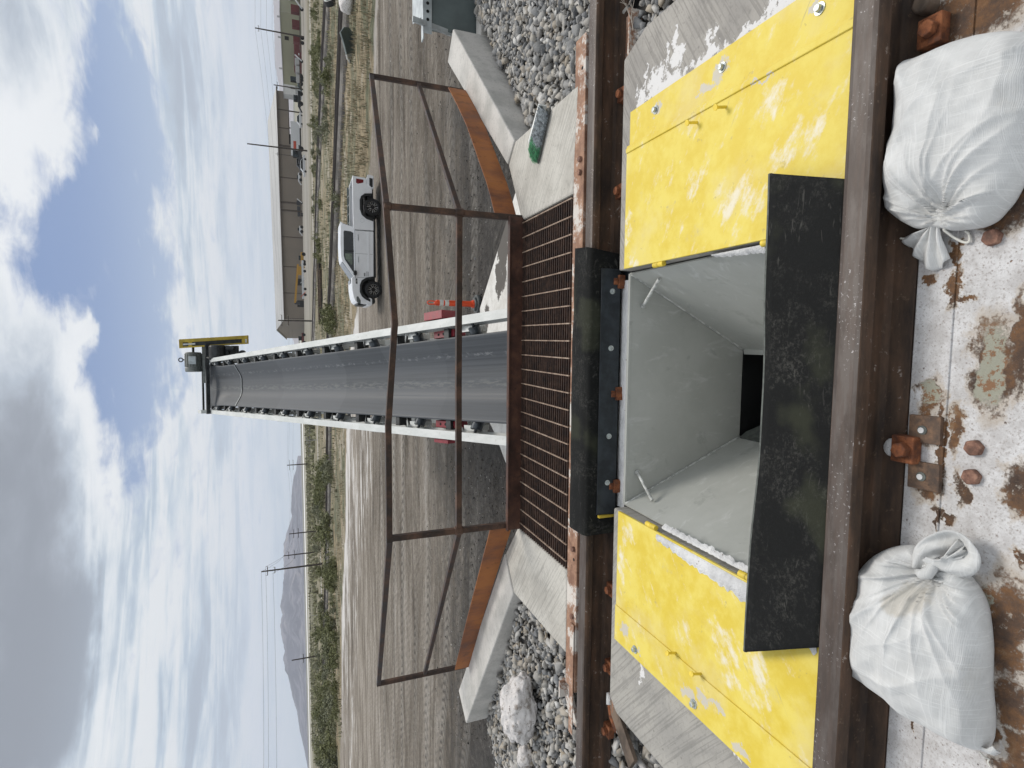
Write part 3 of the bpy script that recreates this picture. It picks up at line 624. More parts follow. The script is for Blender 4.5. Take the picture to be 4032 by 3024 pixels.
# ------------------------------------------------------------------ track bed and ballast
def wall_y(x):                              # far edge of the ballast behind the far rail
    if x > 0: return min(3.72+(x-1.36)*1.03, 5.66)
    return 3.68+(-1.85-x)*.665 if x > -3.66 else 4.88-(-3.66-x)*.60
def bal_z(x, y):
    yb = wall_y(x); t = max(0, min(1, (y-2.75)/max(.3, yb-2.75)))
    far = (-.16-.13*max(0, min(1, (x-1.36)/1.5))) if x > 0 else (-.06-.16*max(0, min(1, (-1.85-x)/1.8)))
    return lerp(-.075, far, t**1.3)-.03+.03*nz(x*2.2, y*2.2, 3)
mb = MB()
for xs in (np.arange(1.36, 9, .12), np.arange(-12, -1.82, .12)):
    rows = []
    for x in xs:
        yb = wall_y(x); r = [(x, lerp(2.70, yb, t), bal_z(x, lerp(2.70, yb, t))) for t in np.linspace(0, 1, 22)]
        r += [(x, yb+(2.3 if x < -3.66 else .03), GZ-.1)]; rows.append(r)
    mb.strip(rows)
for x0, x1 in ((1.40, 16), (-16, -1.90)): mb.box(x0, x1, -.9, 2.72, -.60, -.215)
mb.box(-16, 16, -9, -.9, GZ-.2, -.35); mb.box(1.45, 16, -.88, 2.68, GZ-.2, -.62); mb.box(-16, -1.95, -.88, 2.68, GZ-.2, -.62)
tag(mb.build('track_bed', M['fines'], smooth=False), 'dark fines of the raised track bed under the stones', kind='structure')

def stone_proto(k):
    r = np.random.default_rng(k); bm = bmesh.new()
    p = r.normal(size=(11, 3)); p /= np.linalg.norm(p, axis=1)[:, None]; p *= (1, r.uniform(.6, .95), r.uniform(.45, .8)); p *= r.uniform(.85, 1.1, (11, 1))
    for q in p: bm.verts.new(q)
    rs = bmesh.ops.convex_hull(bm, input=bm.verts); bmesh.ops.delete(bm, geom=[e for e in rs['geom_interior'] if isinstance(e, bmesh.types.BMVert)], context='VERTS')
    bmesh.ops.triangulate(bm, faces=bm.faces); bm.verts.index_update()
    v = np.array([q.co[:] for q in bm.verts]); f = np.array([[q.index for q in fc.verts] for fc in bm.faces]); bm.free(); return v, f
PROT = [stone_proto(k) for k in range(14)]
def rotm(r):
    q = r.normal(size=4); q /= np.linalg.norm(q); a, b, c, d = q
    return np.array([[1-2*(c*c+d*d), 2*(b*c-a*d), 2*(b*d+a*c)], [2*(b*c+a*d), 1-2*(b*b+d*d), 2*(c*d-a*b)], [2*(b*d-a*c), 2*(c*d+a*b), 1-2*(b*b+c*c)]])
def stones(name, pts, material, label):
    V = []; F = []; k = 0
    for x, y, z, s in pts:
        v, f = PROT[rng.integers(len(PROT))]; v = (v*s)@rotm(rng).T; v[:, 2] *= .85
        V.append(v+(x, y, z)); F.append(f+k); k += len(v)
    V = np.concatenate(V); F = np.concatenate(F); me = bpy.data.meshes.new(name)
    me.vertices.add(len(V)); me.vertices.foreach_set('co', V.ravel()); me.loops.add(F.size); me.loops.foreach_set('vertex_index', F.ravel().astype(np.int32))
    me.polygons.add(len(F)); me.polygons.foreach_set('loop_start', np.arange(0, F.size, 3, dtype=np.int32)); me.polygons.foreach_set('loop_total', np.full(len(F), 3, dtype=np.int32))
    me.update(); me.validate(); me.materials.append(material)
    o = bpy.data.objects.new(name, me); COL.objects.link(o); return tag(o, label, kind='stuff')
def inside_apron(x, y, side):
    return False
def gravel_pts(n, x0, x1, big):
    out = []
    while len(out) < n:
        x = rng.uniform(x0, x1); y = rng.uniform(2.74, 5.7); yb = wall_y(x)
        if y > yb-.03 and not (x < -3.7 and y < yb+1.3): continue
        s = float(np.clip(rng.lognormal(math.log(.0255), .40), .011, .064))*big
        z = bal_z(x, y) if y <= yb else bal_z(x, yb)-(y-yb)*.85
        out.append((x, y, z+s*.30+rng.uniform(-.006, .02), s))
    return out
stones('gravel', gravel_pts(9500, 1.37, 4.4, 1.0), M['stone'], 'grey and tan crushed ballast stones right of the concrete apron')
stones('gravel', gravel_pts(10000, -5.2, -1.86, .92), M['stone'], 'grey and tan crushed ballast stones around the white salt lump')
pin = [(rng.uniform(1.42, 4.2), rng.uniform(1.2, 2.62), -.20+rng.uniform(0, .03), float(np.clip(rng.lognormal(math.log(.032), .3), .015, .06))) for _ in range(3000)]
pin += [(rng.uniform(-4.6, -1.93), rng.uniform(1.2, 2.62), -.20+rng.uniform(0, .03), float(np.clip(rng.lognormal(math.log(.030), .3), .015, .06))) for _ in range(2800)]
stones('gravel', pin, M['stone'], 'ballast stones between the rails beyond the concrete slabs')

# ------------------------------------------------------------------ rails
PROF = [(-.072, -.168), (.072, -.168), (.072, -.158), (.022, -.142), (.0085, -.128), (.0085, -.058), (.038, -.049), (.0445, -.041), (.0445, -.014), (.038, -.004), (.024, 0), (-.024, 0), (-.038, -.004), (-.0445, -.014), (-.0445, -.041), (-.038, -.049), (-.0085, -.058), (-.0085, -.128), (-.022, -.142), (-.072, -.158)]
YN, YF = 1.128, 2.642
def rail(y, label):
    o = MB().extrude(PROF, lambda t, a, b: (t, y+a, b), list(np.linspace(-16, 16, 9))).build('rail', M['rail'])
    md = o.modifiers.new('edges', 'BEVEL'); md.width = .002; md.segments = 1
    return tag(o, label, 'rail', 'rails of the railway track')
rn = rail(YN, 'rusty steel rail nearest the sandbags'); rf = rail(YF, 'rusty steel rail beyond the grey hopper, partly under the bolted rubber flap')
def clip(x, y, side, parent, wid=.085, rz=0.0):
    b_ = MB(); b_.cbox((x, y, -.140), wid, .062, .036, rz); b_.cbox((x, y-side*.020, -.158), wid, .03, .014, rz)
    o = b_.build('clip', M['clip'], parent, bevel=.004)
    MB().hexbolt((x, y+side*.003, -.122), .023, .022).build('bolt', M['clip'], o, bevel=.003)
for px, py in ((3575, 1772), (3690, 110)): clip(at(px, py, -.13).x, YN-.088, -1, rn, .075)
c = at(3528, 1768, -.13); tag(MB().strip([[(c.x+.026*math.cos(2*math.pi*i/14)*r_, YN-.046+.02*math.sin(2*math.pi*i/14)*r_, -.140+.012*h_) for i in range(14)] for r_, h_ in ((1, 0), (.75, .8), (.05, 1))], closed=True).build('salt_cap', M['salt'], rn, smooth=True))
for px, py in ((2478, 350), (2470, 740), (2465, 1104), (2443, 1554), (2430, 1919), (2418, 2333), (2412, 2642), (2405, 2893)): clip(at(px, py, -.13).x, YF-.088, -1, rf, .07, rng.uniform(-.1, .1))

# ------------------------------------------------------------------ foreground deck
dk = thing('steel_deck', 'rusty steel deck crusted with white salt under the two sandbags', 'deck', (0, .3, ZD))
MB().box(-3.4, 3.0, -.85, YN-.073, -.45, ZD).build('deck_plate', M['deck'], dk)
MB().box(-3.4, 3.0, .957, YN-.076, ZD-.01, ZD+.005).build('rail_seat_strip', M['deck'], dk, bevel=.002)
for px, py in ((3655, 1690), (3650, 1873)):
    c = at(px, py, ZD); b_ = MB().cbox((c.x, c.y, ZD+.010), .075, .082, .014, .03)
    o = b_.build('splice_plate', M['plate_rust'], dk, bevel=.002)
    MB().tube((c.x-.002, c.y+.004, ZD+.0165), (c.x-.002, c.y+.004, ZD+.0195), .0125, n=14).build('bolt_hole', M['rubber_edge'], o)
    MB().tube((c.x-.003, c.y+.006, ZD+.019), (c.x-.003, c.y+.006, ZD+.0215), .008, n=9).build('salt_plug', M['salt'], o)
for px, py in ((3842, 1763), (3832, 1877), (3914, 936)):
    c = at(px, py, ZD); MB().hexbolt((c.x, c.y, ZD-.002), .0225, .020).build('bolt', M['bolt'], dk, bevel=.004)
c = at(3700, 42, ZD); o = MB().hexbolt((c.x+.02, c.y+.02, ZD), .026, .05, n=7).build('bolt', M['wood'], dk, bevel=.006)

# ------------------------------------------------------------------ slabs, doors, hopper
HX0, HX1, HY0, HY1 = -.86, .335, 1.24, 2.475
sl = MB().prism([(.345, 1.222), (1.43, 1.222), (1.43, 2.29), (1.36, 2.47), (.345, 2.47)], -.55, -.085).build('concrete_slab', M['slab_r'], bevel=.008)
tag(sl, 'grey broomed concrete slab with white salt streaks right of the yellow door', 'slab', 'slabs between the rails')
sl = MB().prism([(-.87, 1.222), (-.87, 2.47), (-1.90, 2.47), (-1.955, 2.40), (-1.955, 1.222)], -.55, -.085).build('concrete_slab', M['slab_l'], bevel=.012)
tag(sl, 'clean grey concrete slab left of the yellow door', 'slab', 'slabs between the rails')
def door(x0, x1, xs, label, material, studs, bolts, hinges):
    lo, hi = min(x0, x1), max(x0, x1); sgn = 1 if x1 > 0 else -1
    t = thing('hopper_door', label, 'hopper door', ((x0+x1)/2, 1.8, -.085), 'steel doors folded open beside the hopper')
    MB().box(lo, hi, 1.205, 2.392, -.077, -.065).build('door_plate', material, t, bevel=.0015)
    sx0, sx1 = (hi-.03, xs) if sgn > 0 else (xs, lo+.03)
    MB().box(sx0, sx1, 1.205, 2.388, -.084, -.0775).build('bolted_strip', material, t, bevel=.0015)
    if sgn < 0: MB().box(xs, lo+.012, 1.206, 2.389, -.0645, -.0585).build('cover_strip', material, t, bevel=.0015)
    if sgn > 0: MB().box(hi-.035, hi-.012, 1.207, 2.39, -.0662, -.058).build('edge_bead', material, t, bevel=.003)
    zb = -.0775 if sgn > 0 else -.0585
    for x, y in bolts:
        o = MB().tube((x, y, zb), (x, y, zb+.0035), .019, n=18).build('washer', M['zinc'], t)
        MB().hexbolt((x, y, zb+.0035), .0125, .013).build('bolt', M['zinc'], o, bevel=.0015)
    for x, y in studs:
        o = MB().tube((x, y, -.066), (x-sgn*.006, y+.004, -.022), .0055, n=10).tube((x-sgn*.006, y+.004, -.022), (x-sgn*.007, y+.004, -.018), .0115, n=12).build('stud', M['yellow'], t)
    for y in hinges:
        x = x0-sgn*.010
        MB().tube((x, y-.036, -.075), (x, y-.001, -.075), .0125, n=12).tube((x, y+.001, -.075), (x, y+.036, -.075), .0125, n=12).build('hinge', M['yellow'], t, smooth='auto')
    return t
door(.345, .925, 1.085, 'worn yellow steel door with pale scuffs right of the hopper, under the mat end', M['yellow_r'], [(.86, 1.72), (.86, 1.88)], [(1.02, 1.76), (1.02, 2.18), (1.01, 1.34)], [2.12, 1.49])
door(-.865, -1.365, -1.535, 'yellow steel door left of the hopper with white salt heaped along its edge', M['yellow_l'], [(-1.345, 1.90), (-1.345, 1.74)], [(-1.49, 2.20), (-1.49, 1.77)], [2.12, 1.53])
hp = thing('hopper', 'grey painted steel hopper funnel open between the rails', 'hopper', (-.27, 1.9, -.9))
OX0, OX1, OY0, OZ = -.545, -.045, 1.95, -.90
MB().strip([[(HX0, HY1, -.158), (HX1, HY1, -.158)], [(OX0, HY1, OZ), (OX1, HY1, OZ)]]).build('far_wall', M['hopper'], hp, solid=.008)
MB().strip([[(HX1, HY0, -.110), (HX1, HY1-.005, -.150)], [(OX1, OY0, OZ), (OX1, HY1-.005, OZ)]]).build('side_wall', M['hopper'], hp, solid=.008)
MB().strip([[(HX0, HY1-.005, -.150), (HX0, HY0, -.110)], [(OX0, HY1-.005, OZ), (OX0, OY0, OZ)]]).build('side_wall', M['hopper'], hp, solid=.008)
MB().strip([[(HX1, HY0, -.15), (HX0, HY0, -.15)], [(OX1, OY0, OZ), (OX0, OY0, OZ)]]).build('near_wall', M['hopper'], hp, solid=.008)
def wob_path(a, b, n, amp): return [Vector(a).lerp(Vector(b), i/n)+Vector((nz(i*.9, 1), nz(i*.9, 5), nz(i*.9, 9)))*amp for i in range(n+1)]
MB().path(wob_path((HX1-.004, HY1-.012, -.155), (OX1-.004, HY1-.012, OZ+.005), 40, .004), .0065, 7).build('weld_bead', M['weld'], hp, smooth=True)
MB().path(wob_path((HX0+.004, HY1-.012, -.155), (OX0+.004, HY1-.012, OZ+.005), 40, .004), .0065, 7).build('weld_bead', M['weld'], hp, smooth=True)
MB().box(HX0, HX1, HY1-.006, HY1+.012, -.168, -.152).build('rim_bar', M['hopper'], hp, bevel=.002)
MB().strip([[(OX1-.002, OY0, OZ), (OX1-.002, HY1-.01, OZ)], [(OX1-.03, OY0, OZ-.006), (OX1-.03, HY1-.01, OZ-.006)]]).build('outlet_ledge', M['hopper'], hp, solid=.006)
ob = MB(); x0, x1, y0, y1, z0, z1 = OX0, OX1-.012, OY0, HY1, OZ-.9, OZ-.008
ob.add([(x0, y0, z0), (x1, y0, z0), (x1, y1, z0), (x0, y1, z0), (x0, y0, z1), (x1, y0, z1), (x1, y1, z1), (x0, y1, z1)], [(0, 1, 2, 3), (0, 1, 5, 4), (1, 2, 6, 5), (2, 3, 7, 6), (3, 0, 4, 7)])
ob.build('outlet_chute', M['plastic'], hp, solid=.004)
fl = MB().strip([[(OX0+.002, HY1-.03, OZ+.02), (OX0+.002, OY0+.05, OZ+.02)], [(OX0+.03, HY1-.03, OZ-.02), (OX0+.03, OY0+.05, OZ-.03)], [(OX0+.09, HY1-.10, OZ-.10), (OX0+.09, OY0+.05, OZ-.10)]])
fl.build('outlet_flap', M['rubber_edge'], hp, solid=.006)
rw = ((HX1, 2, -.105), (OZ+.105, 0, -(OX1-HX1))); lw = ((HX0, 2, -.105), (OZ+.105, 0, -(OX0-HX0)))
for a, b in ((hit(2597, 1096, *rw), atY(2532, 1206, HY1-.012)), (hit(2570, 1974, *lw), atY(2509, 1858, HY1-.012))):
    d = (b-a).normalized()
    o = MB().tube(a+d*.005, b-d*.0, .0085, n=10).build('brace_rod', M['weld'], hp, smooth='auto')
    MB().tube(b-d*.012, b+d*.004, .014, .012, n=10).build('rod_nut', M['weld'], o)
MB().box(HX0-.02, HX1+.02, HY1+.014, YF-.072, -.30, -.172).build('hopper_flange', M['dark_steel'], hp)
rows = []
for i in range(90):
    x = lerp(HX0-.03, HX1-.03, i/89); rows.append([(x, lerp(HY1+.012, YF-.072, j/6), -.163+.010*math.sin(math.pi*min(1, j/6*.9+.1))*(.6+.6*abs(nz(x*9, j)))+.006*nz(x*40, j*.9)) for j in range(7)])
tag(MB().strip(rows).build('salt_spill', M['salt'], smooth=True), 'white salt lying on the ledge between the hopper and far rail', kind='stuff')
# salt heaped along the inner edge of the left door and on the lip beside it
rows = []
for i in range(140):
    t = i/139; y = lerp(1.22, 2.06, t); wd = (.105-.075*t)*(1+.35*nz(y*16, 3)+.3*nz(y*45, 1)); r = []
    for j in range(12):
        s = j/11; h = .013*math.sin(math.pi*min(1, .12+s*.9))*(1-.4*t)+.004*nz(y*70, s*9, 4)
        r.append((-.872-wd*s, y, -.064+max(0.0005, h)*(1 if 0 < j < 11 else 0)))
    rows.append(r)
tag(MB().strip(rows).build('salt_heap', M['salt'], smooth=True), 'white salt heaped on the edge of the left yellow door', kind='stuff')
rows = []
for i in range(120):
    t = i/119; y = lerp(1.5, 2.06, t); r = []
    for j in range(6):
        s = j/5; r.append((-.850+(.020+.012*nz(y*30, 2)+.008*nz(y*80, 5))*s, y, -.088-.018*s*s+.005*nz(y*60, j)))
    rows.append(r)
for i in range(40):
    pass
tag(MB().strip(rows).build('salt_crust', M['salt'], smooth=True), 'thin white salt crust on the lip between the left hinges', kind='stuff')
rows = []
for i in range(90):
    t = i/89; y = lerp(1.53, 1.80, t); r = []
    for j in range(5):
        s = j/4; r.append((.334-(.004+.022*(1-t)**.5+.006*nz(y*50, 2))*s, y, -.086-.02*s*s+.004*nz(y*60, j)))
    rows.append(r)
tag(MB().strip(rows).build('salt_crust', M['salt'], smooth=True), 'short white salt crust on the hopper lip under the right door', kind='stuff')

# rubber: mat along the near rail and the bolted flap over the far rail
def sheet(fn, nu_, nv_, th):
    rows = [[fn(i/nu_, j/nv_) for j in range(nv_+1)] for i in range(nu_+1)]; return MB().strip(rows)
def matp(u, v):
    x = lerp(lerp(-.915, -1.085, v), lerp(.452, .54, v), u); y = lerp(1.168, 1.455-.012*u, v)+.006*math.sin(u*5)
    return (x, y, -.040+.012*math.sin(u*7.5+1)*.9+.014*(v-.3)+.006*nz(u*6, v*2)+(.010*(u-.5)**2*4))
mt = sheet(matp, 70, 10, .012).build('rubber_mat', M['rubber'], smooth=True, solid=.013); mt.modifiers['thickness'].use_even_offset = True
MB().path([Vector(matp(i/60, 1.0))+Vector((0, .003, .0)) for i in range(61)], .0072, 6).build('cut_edge', M['rubber_edge'], mt, smooth=True)
tag(mt, 'long black rubber mat lying along the near rail over the hopper mouth', 'rubber mat')
fp = thing('rubber_flap', 'black rubber flap bolted under a steel bar and draped over the far rail', 'rubber flap', (-.3, 2.52, -.1))
CRV = [(2.550, -.150), (2.556, -.105), (2.562, -.060), (2.568, -.018), (2.578, .012), (2.606, .020), (2.68, .019), (2.748, .016)]
def flapp(u, v):
    q = v*7; i = min(6, int(q)); a, b = CRV[i], CRV[i+1]; f_ = q-i
    x = lerp(-1.045, .465, u); return (x+(v-.5)*(.05 if u > .5 else .02)*(-1 if u > .5 else 1)*-1, lerp(a[0], b[0], f_)+(.012*math.sin(u*3.1)+(.02*(u < .5)*(v > .8)*(.5-u)))*max(0, v-.4)/.6, lerp(a[1], b[1], f_)+.006*nz(u*7, v*3)*(v > .45))
sheet(flapp, 60, 21, .01).build('flap_sheet', M['rubber'], fp, smooth=True, solid=.010)
nb = Vector((0, -.985, .17)).normalized()
def barp(u, v, off): return Vector((lerp(-.93, .365, u), lerp(2.5515, 2.5640, v), lerp(-.140, -.036, v)))+nb*off
bar_ = MB(); rows = [[barp(i/20, v, .010) for v in (0, 1)] for i in range(21)]; bar_.strip(rows)
bo = bar_.build('clamp_bar', M['dark_steel'], fp, solid=.008, bevel=.001)
for px, py in ((2408, 1148), (2402, 1371), (2394, 1716), (2388, 1898)):
    c = hit(px, py, (0, 2.5575, -.09), nb); c = c+nb*.010
    o = MB().tube(c, c+nb*.005, .0145, n=18).build('washer', M['zinc'], bo); MB().tube(c+nb*.004, c+nb*.013, .008, .007, n=12).build('bolt', M['zinc'], o)
MB().box(-.945, -.932, 2.535, 2.555, -.14, -.04).build('bar_end', M['guard_yellow'], bo)
# ledge plates beside the slabs
b_ = MB().box(1.09, 1.62, 2.478, 2.562, -.19, -.150).box(1.09, 1.62, 2.480, 2.494, -.150, -.118)
tag(b_.build('steel_angle', M['grate_edge'], bevel=.002), 'rust streaked pale steel angle between the right slab and far rail', 'steel angle', 'angles along the far rail')
b_ = MB().box(-2.02, -1.54, 2.478, 2.562, -.19, -.150).box(-2.02, -1.54, 2.480, 2.494, -.150, -.118)
tag(b_.build('steel_angle', M['grate_edge'], bevel=.002), 'rusty steel angle with white patches between the left slab and far rail', 'steel angle', 'angles along the far rail')
b_ = MB().bar((-1.97, 2.52, -.135), (-2.13, 2.25, -.10), .09, .022)
tag(b_.build('wooden_plank', M['wood'], bevel=.002), 'short splintered brown board beyond the corner of the left slab', 'board')
a, b = at(2430, 2868, -.13), at(2560, 3060, -.13)
cd = thing('conduit', 'grey conduit pipe with a rusty elbow left of the slab', 'conduit', (-2.1, 2.4, -.15))
MB().path([a+Vector((.03, .05, -.01)), a, a.lerp(b, .5), b, b+(b-a)], .016, 10).build('pipe', M['conduit'], cd, smooth=True)
MB().path([a+Vector((.09, .08, -.01)), a+Vector((.03, .05, -.005)), a+(b-a)*.05], .024, 10).build('elbow', M['clip'], cd, smooth=True)
MB().path([a+Vector((.14, .10, .0)), a+Vector((.09, .08, -.005))], [.010, .026], 10).build('white_cap', M['salt'], cd, smooth=True)
tw = MB(); c = at(2487, 78, -.12)
def twig(p, d, l, r, dep):
    e = p+d*l; tw.path([p, p.lerp(e, .5)+Vector((rng.normal(), rng.normal(), rng.normal()))*l*.06, e], [r, r*.85, r*.7], 5)
    if dep:
        for _ in range(3):
            q = p.lerp(e, rng.uniform(.3, .95)); dd = (d+Vector((rng.normal(), rng.normal(), rng.normal()*.5))*.75).normalized(); twig(q, dd, l*rng.uniform(.4, .65), r*.6, dep-1)
twig(c+Vector((0, 0, 0)), Vector((.9, .35, .12)).normalized(), .10, .0032, 2); twig(c, Vector((.95, -.4, .1)).normalized(), .07, .0028, 2); twig(c, Vector((-.9, -.25, .02)).normalized(), .06, .003, 0)
tag(tw.build('dry_twig', M['twig']), 'pale dry branching twig caught at the corner of the right slab', 'twig')

# ------------------------------------------------------------------ platform behind the far rail
def ledge(name, poly, z0, z1, m_, label, group=None, cat='wall'):
    return tag(MB().prism(poly, z0, z1).build(name, m_, bevel=.012), label, cat, group)
ledge('concrete_apron', [(.80, 2.835), (1.365, 2.79), (1.365, 3.73), (1.24, 3.86), (.80, 3.60)], GZ-.1, -.004, M['apron'], 'broomed concrete apron under the green brush', 'aprons beside the grating', 'concrete apron')
ledge('concrete_apron', [(-1.345, 2.835), (-1.345, 3.62), (-1.62, 3.86), (-1.855, 3.68), (-1.845, 2.835)], GZ-.1, -.004, M['apron'], 'pale concrete apron between the grating and the gravel with the white lump', 'aprons beside the grating', 'concrete apron')
wr = thing('retaining_wall', 'angled concrete wing wall along the curved rusty kick plate', 'retaining wall', (2.1, 4.7, GZ), 'wing walls of the platform')
MB().prism([(1.372, 3.735), (2.92, 5.38), (2.70, 5.58), (1.245, 3.87)], GZ-.1, .002).build('wall_body', M['wall'], wr, bevel=.012)
wl = thing('retaining_wall', 'angled concrete wing wall along the straight rusty kick plate', 'retaining wall', (-2.7, 4.4, GZ), 'wing walls of the platform')
MB().prism([(-1.862, 3.685), (-1.625, 3.87), (-3.52, 5.17), (-3.69, 4.90)], GZ-.1, .002).build('wall_body', M['wall'], wl, bevel=.012)
pw = thing('pit_light_block', 'dark steel plates added beneath the grating to keep the pit dark', 'light block', (-.27, 3.2, GZ))  # added plates that shut light out of the pit under the grating
MB().box(-1.34, .795, 2.74, 2.78, GZ, -.06).build('back_plate', M['dark_steel'], pw)
MB().box(-1.34, .795, 3.62, 3.70, -1.25, -.10).build('front_plate', M['dark_steel'], pw)

gr = thing('grating', 'rusty steel bar grating walkway over the pit', 'grating', (-.27, 3.2, 0))
b_ = MB(); y = 2.850
while y < 3.575: b_.box(-1.338, .79, y-.0028, y+.0028, -.034, -.002); y += .0295
b_.build('bearing_bars', M['grate'], gr)
b_ = MB(); x = -1.29
while x < .78: b_.box(x-.0035, x+.0035, 2.84, 3.58, -.008, .0015); x += .0985
b_.build('cross_rods', M['grate_rod'], gr)
bd = thing('steel_band', 'rust and white painted steel edge plate with bolts along the far rail', 'edge plate', (-.3, 2.78, 0))
MB().box(-2.02, 1.60, 2.715, 2.832, -.05, -.006).build('plate', M['grate_edge'], bd, bevel=.003)
MB().prism([(-2.28, 2.72), (-1.62, 2.72), (-1.62, 2.765), (-2.28, 2.765)], -.002, .004).build('strap', M['grate_edge'], bd, bevel=.002)
for px, py in ((2291, 624), (2291, 676), (2270, 2170), (2262, 2434)):
    c = at(px, py, -.004); MB().hexbolt((c.x, min(2.81, max(2.75, c.y)), -.006), .017, .016).build('bolt', M['bolt'], bd, bevel=.003)
for px, py in ((2272, 2215), (2262, 2480), (2300, 260)):
    c = at(px, py, -.004); MB().tube((c.x, min(2.81, max(2.75, c.y)), -.0065), (c.x, min(2.81, max(2.75, c.y)), -.0045), .009, n=12).build('bolt_hole', M['black'], bd)
b_ = MB().bar((-2.32, 2.86, -.09), (-2.05, 2.86, -.03), .10, .02).bar((-2.08, 2.86, -.03), (-2.08, 2.86, .02), .10, .014)
tag(b_.build('bent_plate', M['grate_edge'], bevel=.002), 'small bent pale steel plate at the left end of the edge plate', 'plate')

GR = thing('guardrail', 'rusty welded square tube guardrail with orange kick plates around the grating', 'guardrail', (-.27, 3.6, 0))
PI_L, PI_R, PO_L, PO_R = Vector((-1.305, 3.60, 0)), Vector((.815, 3.60, 0)), Vector((-3.30, 5.21, 0)), Vector((2.285, 5.21, 0))
HI, HO = .90, .78
w_ = .038
def post(p, h, z0=-.08):
    o = MB().bar(p+Vector((0, 0, z0)), p+Vector((0, 0, h+w_/2)), w_).build('post', M['rail_tube'], GR, bevel=.003); return o
for p, h in ((PI_L, HI), (PI_R, HI), (PO_L, HO), (PO_R, HO)): post(p, h)
Z = lambda p, z: Vector((p.x, p.y, z))
def run(name, pts, w=w_, m_='rail_tube'):
    b_ = MB()
    for a, c in zip(pts[:-1], pts[1:]):
        d = (c-a).normalized()*.004; b_.bar(a-d, c+d, w)
    return b_.build(name, M[m_], GR, bevel=.003)
run('top_rail', [Z(PI_L, HI+.002)-Vector((.02, 0, 0)), Vector((-.55, 3.598, .902)), Vector((-.1, 3.597, .870)), Vector((.09, 3.597, .855)), Vector((.35, 3.598, .872)), Z(PI_R, HI+.004)+Vector((.02, 0, 0))])
run('top_rail', [Z(PI_R, HI), Z(PO_R, HO)]); run('top_rail', [Z(PI_L, HI), Z(PO_L, HO)])
run('mid_rail', [Z(PI_L, .435), Vector((-.3, 3.6, .437)), Z(PI_R, .432)])
run('mid_rail', [Z(PI_R, .43), Z(PO_R, .365)], .034); run('mid_rail', [Z(PI_L, .43), Z(PO_L, .335)], .034)
for p in (Z(PI_L, .435), Z(PI_R, .432)):
    o = MB().tube(p-Vector((0, 0, .03)), p+Vector((0, 0, .03)), .032, n=7).build('weld_joint', M['rail_tube'], GR, bevel=.008)
o = MB().tube(Z(PI_R, HI-.03), Z(PI_R, HI+.018), .030, n=7).build('weld_joint', M['rail_tube'], GR, bevel=.008)
MB().box(-1.335, .815, 3.565, 3.585, -.03, .100).box(-1.335, .815, 3.545, 3.565, .088, .100).build('toe_board', M['toe_beam'], GR, bevel=.003)
MB().box(-1.30, .78, 3.60, 3.606, -.16, -.045).build('white_edge', M['wall'], GR)
kr = [at(x, y, 0.0) for x, y in ((2037, 862), (2018, 790), (1999, 727), (1971, 655), (1950, 599), (1914, 506), (1874, 426), (1843, 371), (1834, 357))]
rows = [[p+Vector((0, 0, .004)), p+Vector((0, 0, .160))] for p in kr]
MB().strip(rows).build('kick_plate', M['kick_plate'], GR, solid=.008)
kl = [at(x, y, 0.0) for x, y in ((2017, 2074), (1970, 2216), (1900, 2440), (1846, 2625))]
rows = [[p+Vector((0, 0, .004)), p+Vector((0, 0, .170-.035*i/3))] for i, p in enumerate(kl)]
MB().strip(rows).build('kick_plate', M['kick_plate'], GR, solid=.008)

# galvanised panel and flanges past the end of the right wall
tr = thing('steel_trough', 'galvanised steel trough with a perforated lip past the right wing wall', 'steel trough', (4.0, 5.8, -.4))
MB().box(3.02, 7.0, 5.66, 5.69, -1.2, .22).build('side_panel', M['galv_dark'], tr)
MB().box(3.02, 3.16, 5.645, 5.658, -1.2, .22).build('corner_post', M['galv_dark'], tr)
MB().box(2.90, 7.0, 5.62, 5.70, .224, .236).build('lip', M['galv'], tr, bevel=.002)
o = MB().box(2.95, 7.0, 5.612, 5.618, .15, .224).build('perforated_angle', M['galv'], tr)
for i in range(14): MB().tube((3.08+i*.075, 5.6115, .19), (3.08+i*.075, 5.609, .19), .016, n=8).build('slot', M['black'], o)
MB().prism([(3.14, 5.70), (7, 5.70), (7, 6.16), (3.30, 6.16)], .225, .232).build('cover_sheet', M['galv'], tr)
MB().bar((3.05, 5.60, .34), (3.02, 5.66, -.05), .05, .02).bar((3.02, 5.66, -.05), (2.99, 5.66, -.9), .03, .03).build('strut', M['galv'], tr)
ledge('concrete_kerb', [(2.96, 5.46), (7, 5.40), (7, 5.62), (2.98, 5.62)], GZ-.1, -.30, M['wall'], 'low concrete kerb at the foot of the galvanised trough', None, 'kerb')

# salt boulders
def blob(c, rx, ry, rz, seed, rough=.22, sub=5):
    bm = bmesh.new(); bmesh.ops.create_icosphere(bm, subdivisions=sub, radius=1)
    for v in bm.verts:
        p = v.co.copy(); k_ = 1+rough*mnoise.fractal(p*1.5+Vector((seed, seed, 0)), 1, 2.1, 5)*1.0+.07*mnoise.noise(p*7+Vector((seed, 0, 0)))
        v.co = Vector((p.x*rx*k_, p.y*ry*k_, max(-.55, p.z)*rz*k_))+Vector(c)
    mb_ = MB(); bm.verts.index_update(); mb_.v = [v.co[:] for v in bm.verts]; mb_.f = [tuple(q.index for q in f.verts) for f in bm.faces]; bm.free(); return mb_
c = at(2095, 2795, -.08)
o = blob((c.x+.02, c.y+.02, .005), .235, .150, .14, 3.1).build('salt_boulder', M['boulder'], smooth=True); tag(o, 'large crusty white salt lump sitting on the left gravel', 'rock', 'salt lumps on the gravel')
c = at(2085, 2975, -.12)
o = blob((c.x, c.y, -.085), .085, .065, .06, 8.4, .25, 4).build('salt_boulder', M['boulder'], smooth=True); tag(o, 'small dirty white salt lump at the edge of the left gravel', 'rock', 'salt lumps on the gravel')
